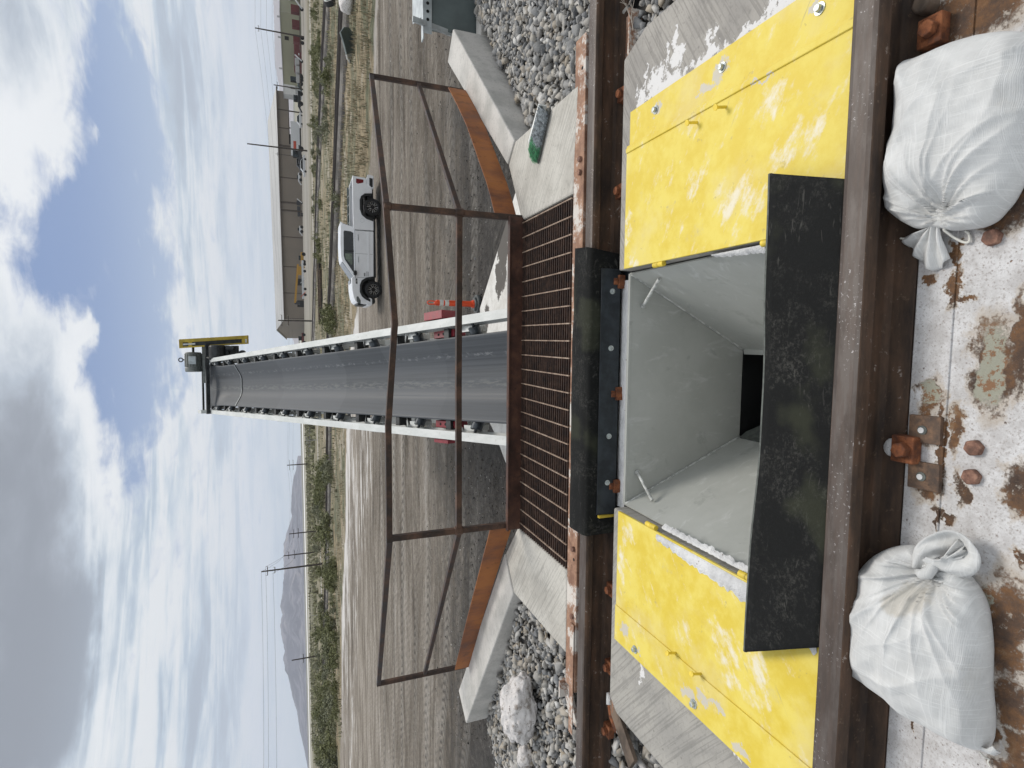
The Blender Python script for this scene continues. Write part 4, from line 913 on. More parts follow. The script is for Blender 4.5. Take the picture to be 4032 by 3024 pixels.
# green brush head
ba, bb = at(2110, 645, 0), at(2163, 425, -.0)
br = thing('brush_head', 'green and grey push broom head lying on the concrete apron', 'broom', (1.25, 3.25, 0))
dirb = (bb-ba).normalized(); sb = Vector((-dirb.y, dirb.x, 0)); Lb = (bb-ba).length
def bp(u, s, z): return ba+dirb*(u*Lb)+sb*s+Vector((0, 0, z))
MB().hexa([bp(.30, .048, .0), bp(1.0, .042, .0), bp(1.0, .066, .0), bp(.34, .070, .0), bp(.30, .048, .062), bp(1.0, .042, .052), bp(1.0, .066, .05), bp(.34, .070, .06)]).build('brush_block', M['brush_block'], br, bevel=.005)
MB().hexa([bp(.05, -.050, .0), bp(1.0, -.030, .0), bp(1.0, .0, .0), bp(.12, -.02, .0), bp(.05, -.050, .012), bp(1.0, -.030, .012), bp(1.0, .0, .018), bp(.12, -.02, .018)]).build('rubber_edge', M['brush_dark'], br, bevel=.003)
def bristles(u0, u1, n, green):
    b_ = MB()
    for _ in range(n):
        u = rng.uniform(u0, u1); s0 = .045+rng.uniform(-.006, .006); z0 = .045+rng.uniform(-.022, .012)
        e = bp(u-rng.uniform(.0, .10)-(.12*(1-u) if green else .03), -.040+rng.uniform(-.012, .025), .020+rng.uniform(-.014, .014)); s_ = bp(u, s0, z0)
        mid = s_.lerp(e, .5)+Vector((0, 0, .012)); wv = dirb*.0013
        b_.add([s_-wv, s_+wv, mid+wv, mid-wv], [(0, 1, 2, 3)]); b_.add([mid-wv, mid+wv, e+wv*.5, e-wv*.5], [(0, 1, 2, 3)])
    return b_
bristles(.40, .99, 900, False).build('bristles', M['brush_grey'], br, recalc=False)
bristles(.20, .44, 520, True).build('bristles', M['brush_green'], br, recalc=False)

# ------------------------------------------------------------------ sandbags
def sandbag(label, outline, neck, tailpts, height, folds, stains, seed, seam=None):
    zc = ZD+.055
    P2 = [at(x, y, zc) for x, y in outline]; nk = at(neck[0], neck[1], zc+height*.25)
    cx = sum(p.x for p in P2)/len(P2); cy = sum(p.y for p in P2)/len(P2)
    root = thing('sandbag', label, 'sandbag', (cx, cy, ZD), 'white woven sandbags on the steel deck')
    # dense closed outline by arc length, lightly smoothed
    L = [0]; Q = P2+[P2[0]]
    for a, b in zip(Q[:-1], Q[1:]): L.append(L[-1]+(b-a).length)
    N = 240; ox = np.interp(np.linspace(0, L[-1], N, endpoint=False), L, [p.x for p in Q]); oy = np.interp(np.linspace(0, L[-1], N, endpoint=False), L, [p.y for p in Q])
    for _ in range(3): ox = (np.roll(ox, 1)+2*ox+np.roll(ox, -1))/4; oy = (np.roll(oy, 1)+2*oy+np.roll(oy, -1))/4
    Mr = 80; rows = []; st = []
    RIM = .050
    def zat(x, y, t):
        return RIM+(height-RIM)*(1-t**2.3)**.62
    for k in range(Mr+1):
        t = k/Mr; row = []
        for i in range(N):
            x = cx+(ox[i]-cx)*t; y = cy+(oy[i]-cy)*t; h = zat(x, y, t)
            dn = math.hypot(x-nk.x, y-nk.y); an = math.atan2(y-nk.y, x-nk.x)
            dip = height*.40*math.exp(-(dn/.075)**2); h -= dip*min(1, (1-t)*5)
            fo = 0
            for fr, ph, reach, amp in folds:
                fo += amp*(1-abs(math.sin(an*fr+ph+.8*nz(dn*6, fr, seed))))**3.2*math.exp(-dn/reach)*min(1, dn/.025)
            wr = .0085*abs(nz(x*8+seed, y*8, 1))+.0045*nz(x*22, y*22, seed)+.0065*(1-abs(nz(x*5.5+y*3, y*4-x*2, seed+5)))**6+.008*(1-min(1, abs(nz(x*3.1-y*5, y*3.2+x*2, seed+9))*3.2))
            h += (fo*2.1+wr*1.5)*min(1, .15+(1-t)*7)
            row.append((x, y, ZD+max(.03, h))); st.append(sum(math.exp(-((x-a)**2+(y-b)**2)/(r*r)) for a, b, r in stains))
        rows.append(row)
    # side tucks under
    for zz, sc in ((.036, 1.010), (.020, 1.004), (.008, .985), (.002, .95)):
        rows.append([(cx+(ox[i]-cx)*sc, cy+(oy[i]-cy)*sc, ZD+zz) for i in range(N)]); st += [0]*N
    o = MB().strip(rows, closed=True).build('bag', M['fabric'], root, smooth=True)
    at_ = o.data.attributes.new('stain', 'FLOAT', 'POINT'); at_.data.foreach_set('value', np.array(st, dtype=np.float32))
    return root, nk, (cx, cy)
out_r = [(3561, 236), (3600, 229), (3640, 212), (3700, 188), (3770, 158), (3850, 134), (3940, 121), (4020, 122), (4090, 150), (4130, 260), (4125, 420), (4085, 540), (4030, 625), (4004, 701), (3958, 790), (3890, 870), (3844, 891), (3738, 904), (3680, 893), (3607, 900), (3590, 895), (3545, 868), (3506, 838), (3500, 812), (3506, 756), (3517, 620), (3528, 480), (3540, 380), (3553, 290)]
sbr, nkr, cr = sandbag('white woven sandbag with its gathered neck and loose ties spread toward the deck centre', out_r, (3679, 858), None, .150, [(5, .4, .13, .020), (8, 1.3, .10, .012)], [], 2.0)
def fan(parent, nk, base_pts, tip_pts, z_n, z_t, crease, name='gathered_neck'):
    """ruffled cloth spreading from the tied neck; tips given in photo points"""
    tips = [at(x, y, z_t) for x, y in tip_pts]; n = 64; rows = []
    Lr = [0]
    for a, b in zip(tips[:-1], tips[1:]): Lr.append(Lr[-1]+(b-a).length)
    for k in range(15):
        t = k/14; row = []
        for i in range(n):
            u = i/(n-1); s = u*Lr[-1]; tx = float(np.interp(s, Lr, [p.x for p in tips])); ty = float(np.interp(s, Lr, [p.y for p in tips]))
            bx = nk.x+(u-.5)*base_pts[0]; by = nk.y+(u-.5)*base_pts[1]
            x, y = lerp(bx, tx, t), lerp(by, ty, t)
            rf_ = math.sin(u*crease*2*math.pi)*(.004+.007*t)+.006*nz(u*9, t*3)
            row.append((x, y, lerp(z_n, z_t, t**.8)+.012*math.sin(t*math.pi)+rf_))
        rows.append(row)
    o = MB().strip(rows).build(name, M['fabric'], parent, smooth=True, solid=.0016)
    a = o.data.attributes.new('stain', 'FLOAT', 'POINT'); return o
zn = ZD+.052
fan(sbr, at(3682, 866, zn), (.035, -.008), [(3742, 1018), (3722, 1040), (3704, 1056), (3671, 1066), (3640, 1050), (3610, 1012), (3574, 971), (3556, 940)][::-1], zn, ZD+.018, 3.5)
def tie(parent, pts, r=.0022):
    P = [at(x, y, ZD+z) for x, y, z in pts]; q = []
    for i in range(len(P)-1):
        for j in range(6): q.append(P[i].lerp(P[i+1], j/6))
    q.append(P[-1])
    for _ in range(4): q = [q[0]]+[(q[i-1]+q[i]*2+q[i+1])/4 for i in range(1, len(q)-1)]+[q[-1]]
    return MB().path(q, r, 6).build('tie_string', M['string'], parent, smooth=True)
tie(sbr, [(3655, 862, .062), (3680, 868, .066), (3705, 862, .064)], .005)
tie(sbr, [(3700, 862, .062), (3722, 880, .060), (3728, 895, .05), (3715, 903, .045), (3722, 910, .04), (3755, 935, .02), (3790, 953, .012), (3812, 956, .010), (3820, 944, .008), (3815, 918, .008), (3800, 910, .010)], .0034)
tie(sbr, [(3574, 935, .03), (3560, 940, .03), (3546, 938, .028)], .003)
out_l = [(3443, 2186), (3480, 2166), (3527, 2154), (3570, 2152), (3603, 2164), (3640, 2200), (3700, 2222), (3755, 2247), (3792, 2285), (3823, 2327), (3844, 2370), (3857, 2412), (3867, 2496), (3872, 2560), (3871, 2640), (3869, 2704), (3874, 2770), (3880, 2826), (3879, 2890), (3875, 2936), (3858, 2960), (3820, 2946), (3759, 2917), (3690, 2880), (3612, 2837), (3550, 2795), (3494, 2756), (3455, 2720), (3422, 2697), (3380, 2672), (3346, 2648), (3345, 2610), (3351, 2560), (3353, 2500), (3355, 2440), (3362, 2380), (3375, 2320), (3388, 2255), (3410, 2215)]
cst = at(3580, 2360, ZD+.14)
sbl, nkl, cl_ = sandbag('white woven sandbag with a stained dent and a twisted knotted end beside the rail', out_l, (3636, 2262), None, .155, [(6, .9, .16, .013), (9.5, .3, .14, .009)], [(cst.x, cst.y, .045), (cst.x-.03, cst.y+.03, .03)], 6.0)
tb = [at(x, y, ZD+.085) for x, y in ((3880, 2950), (3858, 2962), (3759, 2919), (3690, 2882), (3612, 2839), (3494, 2759), (3422, 2699), (3380, 2674), (3346, 2650))]
tb = [Vector((p.x, p.y, ZD+.045+.004*math.sin(i*2))) for i, p in enumerate(tb)]
rows = []
for i in range(61):
    q = i/60*(len(tb)-1); j = min(len(tb)-2, int(q)); p = tb[j].lerp(tb[j+1], q-j); d = (tb[j+1]-tb[j]).normalized(); o_ = Vector((-d.y, d.x, 0))
    if o_.y > 0: o_ = -o_
    o_ = Vector((-abs(o_.x), -abs(o_.y), 0))*-1 if False else o_
    rows.append([p+Vector((0, 0, .012)), p+Vector((-.010, -.004, .004+.003*nz(i*.6, 1))), p+Vector((-.016, -.006, -.010+.003*nz(i*.5, 4)))])
o = MB().strip(rows).build('hem_seam', M['fabric'], sbl, smooth=True, solid=.004); o.data.attributes.new('stain', 'FLOAT', 'POINT')
tie(sbl, [(3858, 2962, .035), (3880, 2985, .012), (3896, 2988, .008), (3888, 3000, .008), (3900, 3020, .006)], .0022)
# knotted end: a folded band that loops back on itself
zn = ZD+.075
kn = MB(); bandL = [(3612, 2240, .085), (3622, 2190, .088), (3660, 2160, .070), (3715, 2140, .055), (3760, 2128, .042), (3790, 2140, .040), (3808, 2190, .045), (3780, 2225, .062), (3730, 2240, .075), (3680, 2230, .085), (3640, 2210, .090)]
P = [at(x, y, ZD+z) for x, y, z in bandL]; q = []
for i in range(len(P)-1):
    for j in range(8): q.append(P[i].lerp(P[i+1], j/8))
q.append(P[-1])
for _ in range(8): q = [q[0]]+[(q[i-1]+q[i]*2+q[i+1])/4 for i in range(1, len(q)-1)]+[q[-1]]
rows = []
for i, p in enumerate(q):
    d = (q[min(i+1, len(q)-1)]-q[max(0, i-1)]).normalized(); s_ = Vector((-d.y, d.x, 0)).normalized(); t = i/(len(q)-1); wdt = .016+.020*math.sin(math.pi*t)
    tilt = math.sin(t*5)*.6; a_ = (s_*math.cos(tilt)+Vector((0, 0, 1))*math.sin(tilt))*wdt
    rows.append([p+a_*f_+Vector((0, 0, .007*math.sin(f_*4+t*9)+.004*nz(t*14, f_*3))) for f_ in np.linspace(-1, 1, 12)])
kn.strip(rows); o = kn.build('knotted_end', M['fabric'], sbl, smooth=True, solid=.002); o.data.attributes.new('stain', 'FLOAT', 'POINT')
fan(sbl, at(3640, 2255, zn+.02), (.03, .02), [(3776, 2120), (3806, 2165), (3800, 2200)], zn+.012, ZD+.04, 2.5, 'loose_cloth')
k_ = MB().path([at(x, y, ZD+z) for x, y, z in ((3612, 2250, .085), (3630, 2262, .10), (3652, 2258, .10), (3672, 2236, .09), (3664, 2215, .085))], [.008, .013, .015, .013, .008], 10)
o = k_.build('knot', M['fabric'], sbl, smooth=True); o.data.attributes.new('stain', 'FLOAT', 'POINT')

# ------------------------------------------------------------------ conveyor
CB = Vector((-.455, 6.20, -.89)); CT = Vector((-1.51, 19.08, 4.09)); cd_ = (CT-CB); LEN = cd_.length; cd_ = cd_.normalized()
cs_ = Vector((cd_.y, -cd_.x, 0)).normalized(); cn_ = cs_.cross(cd_).normalized()
CV = thing('belt_conveyor', 'long inclined belt conveyor with pale frames rising from the pit', 'conveyor', (CB.x, CB.y, GZ))
mc = Matrix((cs_, cd_, cn_)).transposed().to_4x4(); mc.translation = CB
def cbuild(b_, name, m_, parent=None, **kw):            # built in the conveyor's own axes: x across, y along, z off the belt
    o = b_.build(name, M[m_], None, **kw); p = parent or CV
    o.parent = p
    if p is CV: o.matrix_local = Matrix.Translation(-Vector(CV.location))@mc
    return o
S0, S1 = -4.3, LEN
HW = .82
for s_ in (-1, 1):
    b_ = MB().box(min(s_*HW, s_*(HW-.115)), max(s_*HW, s_*(HW-.115)), S0, S1+.25, -.012, 0).box(min(s_*HW, s_*(HW-.012)), max(s_*HW, s_*(HW-.012)), S0, S1+.25, -.25, -.0125).box(min(s_*HW, s_*(HW-.115)), max(s_*HW, s_*(HW-.115)), S0, S1+.25, -.262, -.2505)
    fr = cbuild(b_, 'side_frame', 'frame', bevel=.003)
    b_ = MB()
    for q in (3.2, 7.6, 10.6): b_.box(s_*(HW+.004)-.006, s_*(HW+.004)+.006, q, q+.28, -.20, -.03)
    cbuild(b_, 'splice_plate', 'frame', fr)
def belt_pt(u, s):
    flat = max(0, min(1, (s-(S1-1.6))/1.45)); flat = flat*flat*(3-2*flat)
    a = u*.61; c_ = .19
    ang = R(27)*(1-flat)
    x = z = 0.0; st__ = abs(a)/24
    for q_ in range(24):                                 # the trough bends smoothly from the flat centre
        v_ = (q_+.5)*st__; th = ang*1.12*max(0, min(1, (v_-.08)/.26))**1.2; x += st__*math.cos(th); z += st__*math.sin(th)
    x = math.copysign(x, a)
    z += -.27+.16*flat
    return (x, s, z)
bel = MB(); rows = []
for i in range(130):
    s = lerp(S0, S1-.05, i/129); rows.append([belt_pt(u, s) for u in np.linspace(-1, 1, 33)])
for k in range(1, 14):                                   # round the head pulley and back under
    a = math.pi*k/13; rows.append([(u*.61, S1-.05+.22*math.sin(a), -.11-.22+.22*math.cos(a)) for u in np.linspace(-1, 1, 33)])
rows.append([(u*.61, S0, -.55) for u in np.linspace(-1, 1, 33)])
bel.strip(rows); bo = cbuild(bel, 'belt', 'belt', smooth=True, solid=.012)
rows = [[(x, 11.15-abs(u)*.06+.02*nz(u*9, 2)+(k-.5)*.075, z+.012+.012*(k == 1)*0+.006*(1-abs(2*k-1))) for u, (x, _, z) in ((u, belt_pt(u, 11.1)) for u in np.linspace(-.99, .99, 50))] for k in (0, .5, 1)]
cbuild(MB().strip(rows), 'belt_splice', 'gear', bo, solid=.014)
rows = [[(x, 11.15-abs(u)*.06+.02*nz(u*9, 2)+(k-.5)*.022+.02*nz(u*30, 7), z+.026) for u, (x, _, z) in ((u, belt_pt(u, 11.1)) for u in np.linspace(-.96, .96, 70))] for k in (0, 1)]
cbuild(MB().strip(rows), 'splice_lacing', 'galv', bo, solid=.004)
s = -3.3; first = None; sets = []
while s < S1-.7:
    sets.append(s); s += 1.36
for s in sets:
    fl_ = max(0, min(1, (s-(S1-1.6))/1.45))
    ang = R(27)*(1-fl_)
    idl = cbuild(MB().box(-HW+.02, HW-.02, s+.11, s+.16, -.40, -.35).box(-HW+.13, -HW+.20, s+.02, s+.24, -.35, -.10).box(HW-.20, HW-.13, s+.02, s+.24, -.35, -.10), 'idler_frame', 'frame')
    for sg in (-1, 1):
        b_ = MB(); a = Vector((sg*.21, s, -.345+.16*fl_)); d = Vector((sg*math.cos(ang), 0, math.sin(ang)))
        b_.tube(a, a+d*.52, .070, .078, 16); b_.tube(a+d*.52, a+d*.56, .02, n=8)
        cbuild(b_, 'roller', 'roller', idl, smooth='auto')
    cbuild(MB().tube((-.2, s, -.345+.16*fl_), (.2, s, -.345+.16*fl_), .068, n=16), 'roller', 'roller', idl, smooth='auto')
    for sg in (-1, 1):
        b_ = MB(); b_.hexa([Vector((sg*(HW-.125), s+.30, -.30)), Vector((sg*(HW-.33), s+.34, -.34)), Vector((sg*(HW-.33), s+.42, -.34)), Vector((sg*(HW-.125), s+.42, -.30)), Vector((sg*(HW-.125), s+.30, -.285)), Vector((sg*(HW-.33), s+.34, -.325)), Vector((sg*(HW-.33), s+.42, -.325)), Vector((sg*(HW-.125), s+.42, -.285))])
        b_.bar((sg*(HW-.13), s+.22, -.05), (sg*(HW-.24), s+.55, -.24), .05, .012)
        cbuild(b_, 'bracket', 'frame', idl)
        b_ = MB().box(min(sg*(HW-.30), sg*(HW-.12)), max(sg*(HW-.30), sg*(HW-.12)), s+.55, s+.66, -.32, -.10)
        cbuild(b_, 'return_hanger', 'gear', idl)
sr = sets[3]+1.36*0+.62
for sg in (-1, 1):
    b_ = MB().box(min(sg*(HW+.016), sg*(HW+(.13 if sg > 0 else .07))), max(sg*(HW+.016), sg*(HW+(.13 if sg > 0 else .07))), sr-.06, sr+(.38 if sg > 0 else .28), -.30, .0 if sg > 0 else -.06)
    g_ = cbuild(b_, 'red_guard', 'red', bevel=.006)
    b_ = MB().box(min(sg*(HW-.135), sg*(HW-.235)), max(sg*(HW-.135), sg*(HW-.235)), sr-.12, sr+.36, -.36, -.15)
    g2 = cbuild(b_, 'red_guard', 'red', bevel=.006)
    for k in range(3): cbuild(MB().tube((sg*(HW-.185), sr+.0+k*.12, -.149), (sg*(HW-.185), sr+.0+k*.12, -.146), .020, n=8), 'guard_hole', 'black', g2)
# head end
cbuild(MB().bar((-HW, S1-.52, .055), (HW+.45, S1-.52, .055), .10, .10), 'cross_beam', 'gear', bevel=.004)
cbuild(MB().bar((-HW+.02, S1+.18, .02), (HW-.02, S1+.18, .02), .07, .05).bar((-HW+.02, S1+.24, -.12), (HW-.02, S1+.24, -.12), .05, .05), 'end_bar', 'gear', bevel=.003)
for a_ in (-HW, HW-.10): cbuild(MB().box(a_, a_+.10, S1-.05, S1+.36, -.30, .14), 'end_plate', 'frame', bevel=.003)
cbuild(MB().tube((-.66, S1-.05, -.33), (.66, S1-.05, -.33), .208, n=28), 'head_pulley', 'roller', smooth='auto')
def wpart(b_, name, m_, parent=CV, **kw):
    return b_.build(name, M[m_], parent, **kw)
hd = CB+cd_*(S1-.25)+cs_*(HW+.02)+Vector((0, 0, .10))
mo = hd+Vector((-.05, .1, .27))
ax = cs_
b_ = MB().tube(mo-ax*.24, mo+ax*.22, .215, n=24)
mt_ = wpart(b_, 'motor', 'motor', bevel=.015)
b_ = MB()
for k in range(18):
    a = 2*math.pi*k/18; o_ = cd_.cross(Vector((1, 0, 0))).normalized()
    v1 = Vector((0, math.cos(a), math.sin(a))); b_.bar(mo-ax*.20+v1*.225, mo+ax*.18+v1*.225, .05, .012, up=v1)
wpart(b_, 'cooling_fins', 'motor', mt_)
wpart(MB().tube(mo-ax*.36, mo-ax*.22, .225, .23, 22), 'fan_cowl', 'motor', mt_, bevel=.03)
wpart(MB().cbox(mo+Vector((.0, -.24, -.02)), .24, .14, .20), 'terminal_box', 'galv', mt_, bevel=.02)
b_ = MB(); b_.path([mo+Vector((0, 0, .24)), mo+Vector((0, 0, .27))], .02, 8); c0 = mo+Vector((0, 0, .33))
b_.path([c0+Vector((math.sin(2*math.pi*k/16)*.055, 0, -math.cos(2*math.pi*k/16)*.055)) for k in range(17)], .016, 6)
wpart(b_, 'lifting_eye', 'gear', mt_)
wpart(MB().tube(mo+ax*.22, mo+ax*.42, .035, n=10), 'shaft', 'gear', mt_)
wpart(MB().bar(hd+Vector((-.75, .1, -.01)), hd+Vector((.50, .1, -.01)), .12, .08).bar(hd+Vector((.1, .1, -.06)), hd+Vector((.1, .1, -.3)), .10, .08), 'motor_mount', 'motor', bevel=.005)
gb = hd+Vector((.20, -.15, -.48))
g1 = wpart(MB().cbox(gb, .36, .5, .56).tube(gb+Vector((-.2, -.27, .05)), gb+Vector((.2, -.27, .05)), .22, n=18), 'gearbox', 'gear', bevel=.05)
wpart(MB().tube(gb+Vector((-.18, -.3, .2)), gb+Vector((-.18, -.1, .34)), .06, n=10), 'breather', 'gear', g1, bevel=.02)
wpart(MB().tube(gb+Vector((.1, -.3, -.2)), gb+Vector((.1, -.34, -.42)), .08, n=10).cbox(gb+Vector((.05, -.1, -.40)), .26, .3, .22), 'gearbox_flange', 'gear', g1, bevel=.02)
wpart(MB().tube(gb+Vector((-.05, -.35, -.62)), gb+Vector((-.05, -.1, -.62)), .10, n=14).cbox(gb+Vector((-.1, -.2, -.55)), .2, .2, .16), 'bearing_block', 'gear', g1, bevel=.02)
# belt guard: tall yellow box, open slot faces
gy = hd+Vector((.38, .0, -.18)); gw, gd, z0, z1 = .20, .42, -1.06, .76
b_ = MB(); tl = Vector((.0, .0, 0))
def gpt(x, y, z): return Vector((gy.x+x-(z-1)*.075, gy.y+y, gy.z+z))
def gbox(x0, x1, y0, y1, za, zb): b_.hexa([gpt(x0, y0, za), gpt(x1, y0, za), gpt(x1, y1, za), gpt(x0, y1, za), gpt(x0, y0, zb), gpt(x1, y0, zb), gpt(x1, y1, zb), gpt(x0, y1, zb)])
gbox(-.10, -.055, -.2, .2, z0, z1); gbox(.06, .16, -.2, .2, z0, z1); gbox(-.055, .06, -.2, .2, z0, z0+.16); gbox(-.055, .06, -.2, .2, z1-.10, z1); gbox(-.055, .06, -.2, .2, .42, .52); gbox(-.055, .06, .16, .2, z0+.16, .42); gbox(-.055, .06, .16, .2, .52, z1-.1)
gd_ = wpart(b_, 'belt_guard', 'guard_yellow', bevel=.008)
b_ = MB(); gbox(-.054, .059, -.17, -.16, z0+.161, .419); gbox(-.054, .059, -.17, -.16, .521, z1-.101); wpart(b_, 'guard_mesh', 'gear', gd_)
b_ = MB(); gbox(-.06, .05, -.206, -.200, z0+.02, z0+.07); wpart(b_, 'white_marking', 'reflect', gd_)
b_ = MB(); gbox(-.02, .03, -.206, -.200, z1-.42, z1-.10); wpart(b_, 'white_marking', 'reflect', gd_)
# support legs down to the yard
for s in (5.0, 10.4, LEN-1.3):
    p = CB+cd_*s-cn_*.26; b_ = MB()
    for sg in (-1, 1):
        q = p+cs_*(sg*(HW-.10)); b_.bar(q, Vector((q.x+sg*.1, q.y, GZ)), .12)
    l0 = p+cs_*(-HW); l1 = p+cs_*HW; zz = lerp(GZ, p.z, .35); b_.bar(Vector((l0.x, l0.y, zz)), Vector((l1.x, l1.y, lerp(GZ, p.z, .8))), .07)
    wpart(b_, 'support_leg', 'frame')

# clods and loose stone churned out of the mud near the pit
M['clod'] = plain('mud_clod', (.072, .064, .056), .95, 0, .6, 4, .4, 40)
cl_pts = []
while len(cl_pts) < 16000:
    yy_ = 7.2+abs(rng.normal())*3.2; xx_ = rng.uniform(-.80*yy_, .75*yy_)
    if yy_ > 24 or (-2.4 < xx_ < 2.8 and yy_ < 11.1): continue
    s_ = float(np.clip(rng.lognormal(math.log(.012), .5), .006, .034)); cl_pts.append((xx_, yy_, ground_z(xx_, yy_)+s_*.15, s_))
stones('mud_clods', cl_pts, M['clod'], 'dark mud clods and loose stones churned up beyond the railing')
cl_pts = []
for _ in range(700):
    yy_ = rng.uniform(8, 26); xx_ = rng.uniform(-.75*yy_, .7*yy_)
    if (-2.4 < xx_ < 2.8 and yy_ < 11.1): continue
    s_ = float(np.clip(rng.lognormal(math.log(.013), .5), .006, .036)); cl_pts.append((xx_, yy_, ground_z(xx_, yy_)+s_*.2, s_))
stones('loose_stones', cl_pts, M['stone'], 'pale loose stones scattered over the muddy yard')
# yard items close by
tag(MB().prism([(2.75, 8.72), (.62, 10.98), (-1.3, 10.98), (-1.85, 9.95), (-2.25, 9.40), (-2.3, 5.2), (2.75, 5.2)], GZ-.2, GZ+.10).build('concrete_pad', M['pad'], bevel=.01), 'white concrete pad splashed with dark mud beneath the conveyor', 'concrete pad')
DL = thing('delineator_post', 'orange delineator post with two white bands beside the conveyor', 'traffic post', (.72, 11.35, GZ))
x0, y0 = .72, 11.35
MB().prism([(x0+.21*math.cos(2*math.pi*k/8+.39), y0+.21*math.sin(2*math.pi*k/8+.39)) for k in range(8)], GZ+.02, GZ+.075).prism([(x0+.15*math.cos(2*math.pi*k/8+.39), y0+.15*math.sin(2*math.pi*k/8+.39)) for k in range(8)], GZ+.0751, GZ+.12).build('base', M['base_grey'], DL, bevel=.01)
MB().tube((x0, y0, GZ+.12), (x0+.005, y0, GZ+.92), .062, .058, 18).tube((x0, y0, GZ+.92), (x0+.005, y0, GZ+.96), .058, .030, 18).tube((x0, y0, GZ+.12), (x0, y0, GZ+.16), .085, .075, 18).build('tube', M['orange'], DL, smooth='auto')
for za, zb in ((.66, .745), (.775, .855)): MB().tube((x0+.004, y0, GZ+za), (x0+.005, y0, GZ+zb), .0632, .0628, 18).build('reflective_band', M['reflect'], DL, smooth='auto')
b_ = MB(); b_.path([Vector((x0+.005+dx_, y0, GZ+z_)) for dx_, z_ in ((-.028, .95), (-.034, 1.0), (-.034, 1.06), (-.02, 1.095), (.0, 1.10), (.02, 1.095), (.034, 1.06), (.034, 1.0), (.028, .95))], .013, 8)
b_.build('handle', M['orange'], DL, smooth=True)

# ------------------------------------------------------------------ pickup truck (side on, nose to the left)
pr, pf = at(1502, 817, GZ), at(1504, 1142, GZ)
KX = (pr.x-pf.x)/3.625; KZ = KX*1.02; TX = pr.x+1.275*KX; TY = (pr.y+pf.y)/2
PT = thing('pickup_truck', 'white crew cab pickup truck with black wheels parked on the muddy yard', 'pickup truck', (TX, TY+.9, GZ))
def tp(l, h): return (TX-l*KX, GZ+h*KZ)
def arch(lc, hc, r, a0, a1, n=9, flat=1.0):
    return [(lc+r*math.cos(R(a0+(a1-a0)*i/n)), hc+min(r*flat, r*math.sin(R(a0+(a1-a0)*i/n)))) for i in range(n+1)]
YA, YB = TY-.02, TY+1.82
low = [(2.34, .34), (2.34, 1.155), (2.5, 1.16), (4.30, 1.17), (4.42, 1.30), (4.9, 1.285), (5.25, 1.23), (5.42, 1.165), (5.50, 1.08), (5.56, .78), (5.56, .56), (5.44, .54)]+[(5.38, .60), (5.30, .78), (5.12, .90), (4.80, .92), (4.55, .86), (4.42, .66), (4.38, .36)]
b_ = MB().sideprism([tp(*q) for q in low], YA, YB); body = b_.build('body', M['white_paint'], PT, bevel=.03, seg=3)
bed = [(.10, .62), (.06, .66), (.02, 1.10), (.0, 1.20), (.22, 1.205), (2.31, 1.20), (2.31, .34), (1.80, .34), (1.76, .60), (1.62, .80), (1.42, .87), (1.0, .87), (.84, .78), (.78, .40), (.62, .38), (.40, .40), (.30, .60)]
for y0_, y1_ in ((YA, YA+.10), (YB-.10, YB)): MB().sideprism([tp(*q) for q in bed], y0_, y1_).build('bed_side', M['white_paint'], PT, bevel=.022, seg=2)
MB().sideprism([tp(*q) for q in [(.02, .66), (.0, 1.19), (.06, 1.20), (.10, .66)]], YA+.102, YB-.102).build('tailgate', M['white_paint'], PT, bevel=.015)
MB().sideprism([tp(*q) for q in [(.10, .66), (.10, .72), (2.30, .72), (2.30, .66)]], YA+.102, YB-.102).build('bed_floor', M['plastic'], PT)
b_ = MB().sideprism([tp(*q) for q in [(.12, 1.21), (.12, 1.30), (2.2, 1.30), (2.2, 1.21)]], YB-.16, YB-.11); bl = b_.build('bed_rack', M['galv_dark'], PT)
b_ = MB()
for l in (.45, .86, 1.27, 1.68, 2.05): b_.sideprism([tp(l, 1.225), tp(l+.10, 1.29), tp(l+.15, 1.29), tp(l+.05, 1.225)], YB-.165, YB-.1605)
b_.build('rack_slot', M['reflect'], bl)
ci = .13
def cabsec(l, h, t): y = ci*t; return [(*(tp(l, h)[:1]), YA+.02+y, tp(l, h)[1]), (*(tp(l, h)[:1]), YB-.02-y, tp(l, h)[1])]
prof = [(2.36, 1.13, 0), (2.22, 1.13, 0), (2.06, 1.62, .85), (2.02, 1.67, .95), (2.2, 1.715, 1.0), (2.9, 1.735, 1.0), (3.5, 1.715, 1.0), (3.66, 1.68, .96), (4.38, 1.20, .1), (4.40, 1.13, 0)]
L_ = [cabsec(*q)[0] for q in prof]; Rr = [cabsec(*q)[1] for q in prof]; n_ = len(prof)
b_ = MB().add(L_+Rr, [tuple(range(n_)), tuple(range(n_, 2*n_))[::-1]]+[(i, n_+i, n_+(i+1) % n_, (i+1) % n_) for i in range(n_)])
cab = b_.build('cab', M['white_paint'], PT, bevel=.022, seg=2)
def onside(l, h, off=.006):
    t = max(0, min(1, (h-1.13)/.56)); x, z = tp(l, h); return (x, YA+.02+ci*t-off, z)
win = [(2.46, 1.20), (2.40, 1.30), (2.37, 1.56), (2.43, 1.595), (3.46, 1.60), (3.62, 1.565), (4.22, 1.19)]
wo_ = MB().add([onside(*q) for q in win], [tuple(range(len(win)))]).build('window', M['glass'], cab, solid=.006)
MB().add([onside(l, h, .013) for l, h in ((3.36, 1.26), (3.36, 1.55), (3.58, 1.53), (3.86, 1.30), (3.82, 1.25))], [(0, 1, 2, 3, 4)]).build('window_light', M['glass_through'], wo_)
MB().add([onside(l, h, .014) for l, h in ((3.22, 1.19), (3.22, 1.60), (3.29, 1.60), (3.29, 1.19))], [(0, 1, 2, 3)]).build('window_pillar', M['plastic'], wo_)
ws = [(3.70, 1.655, .93), (4.35, 1.215, .14)]
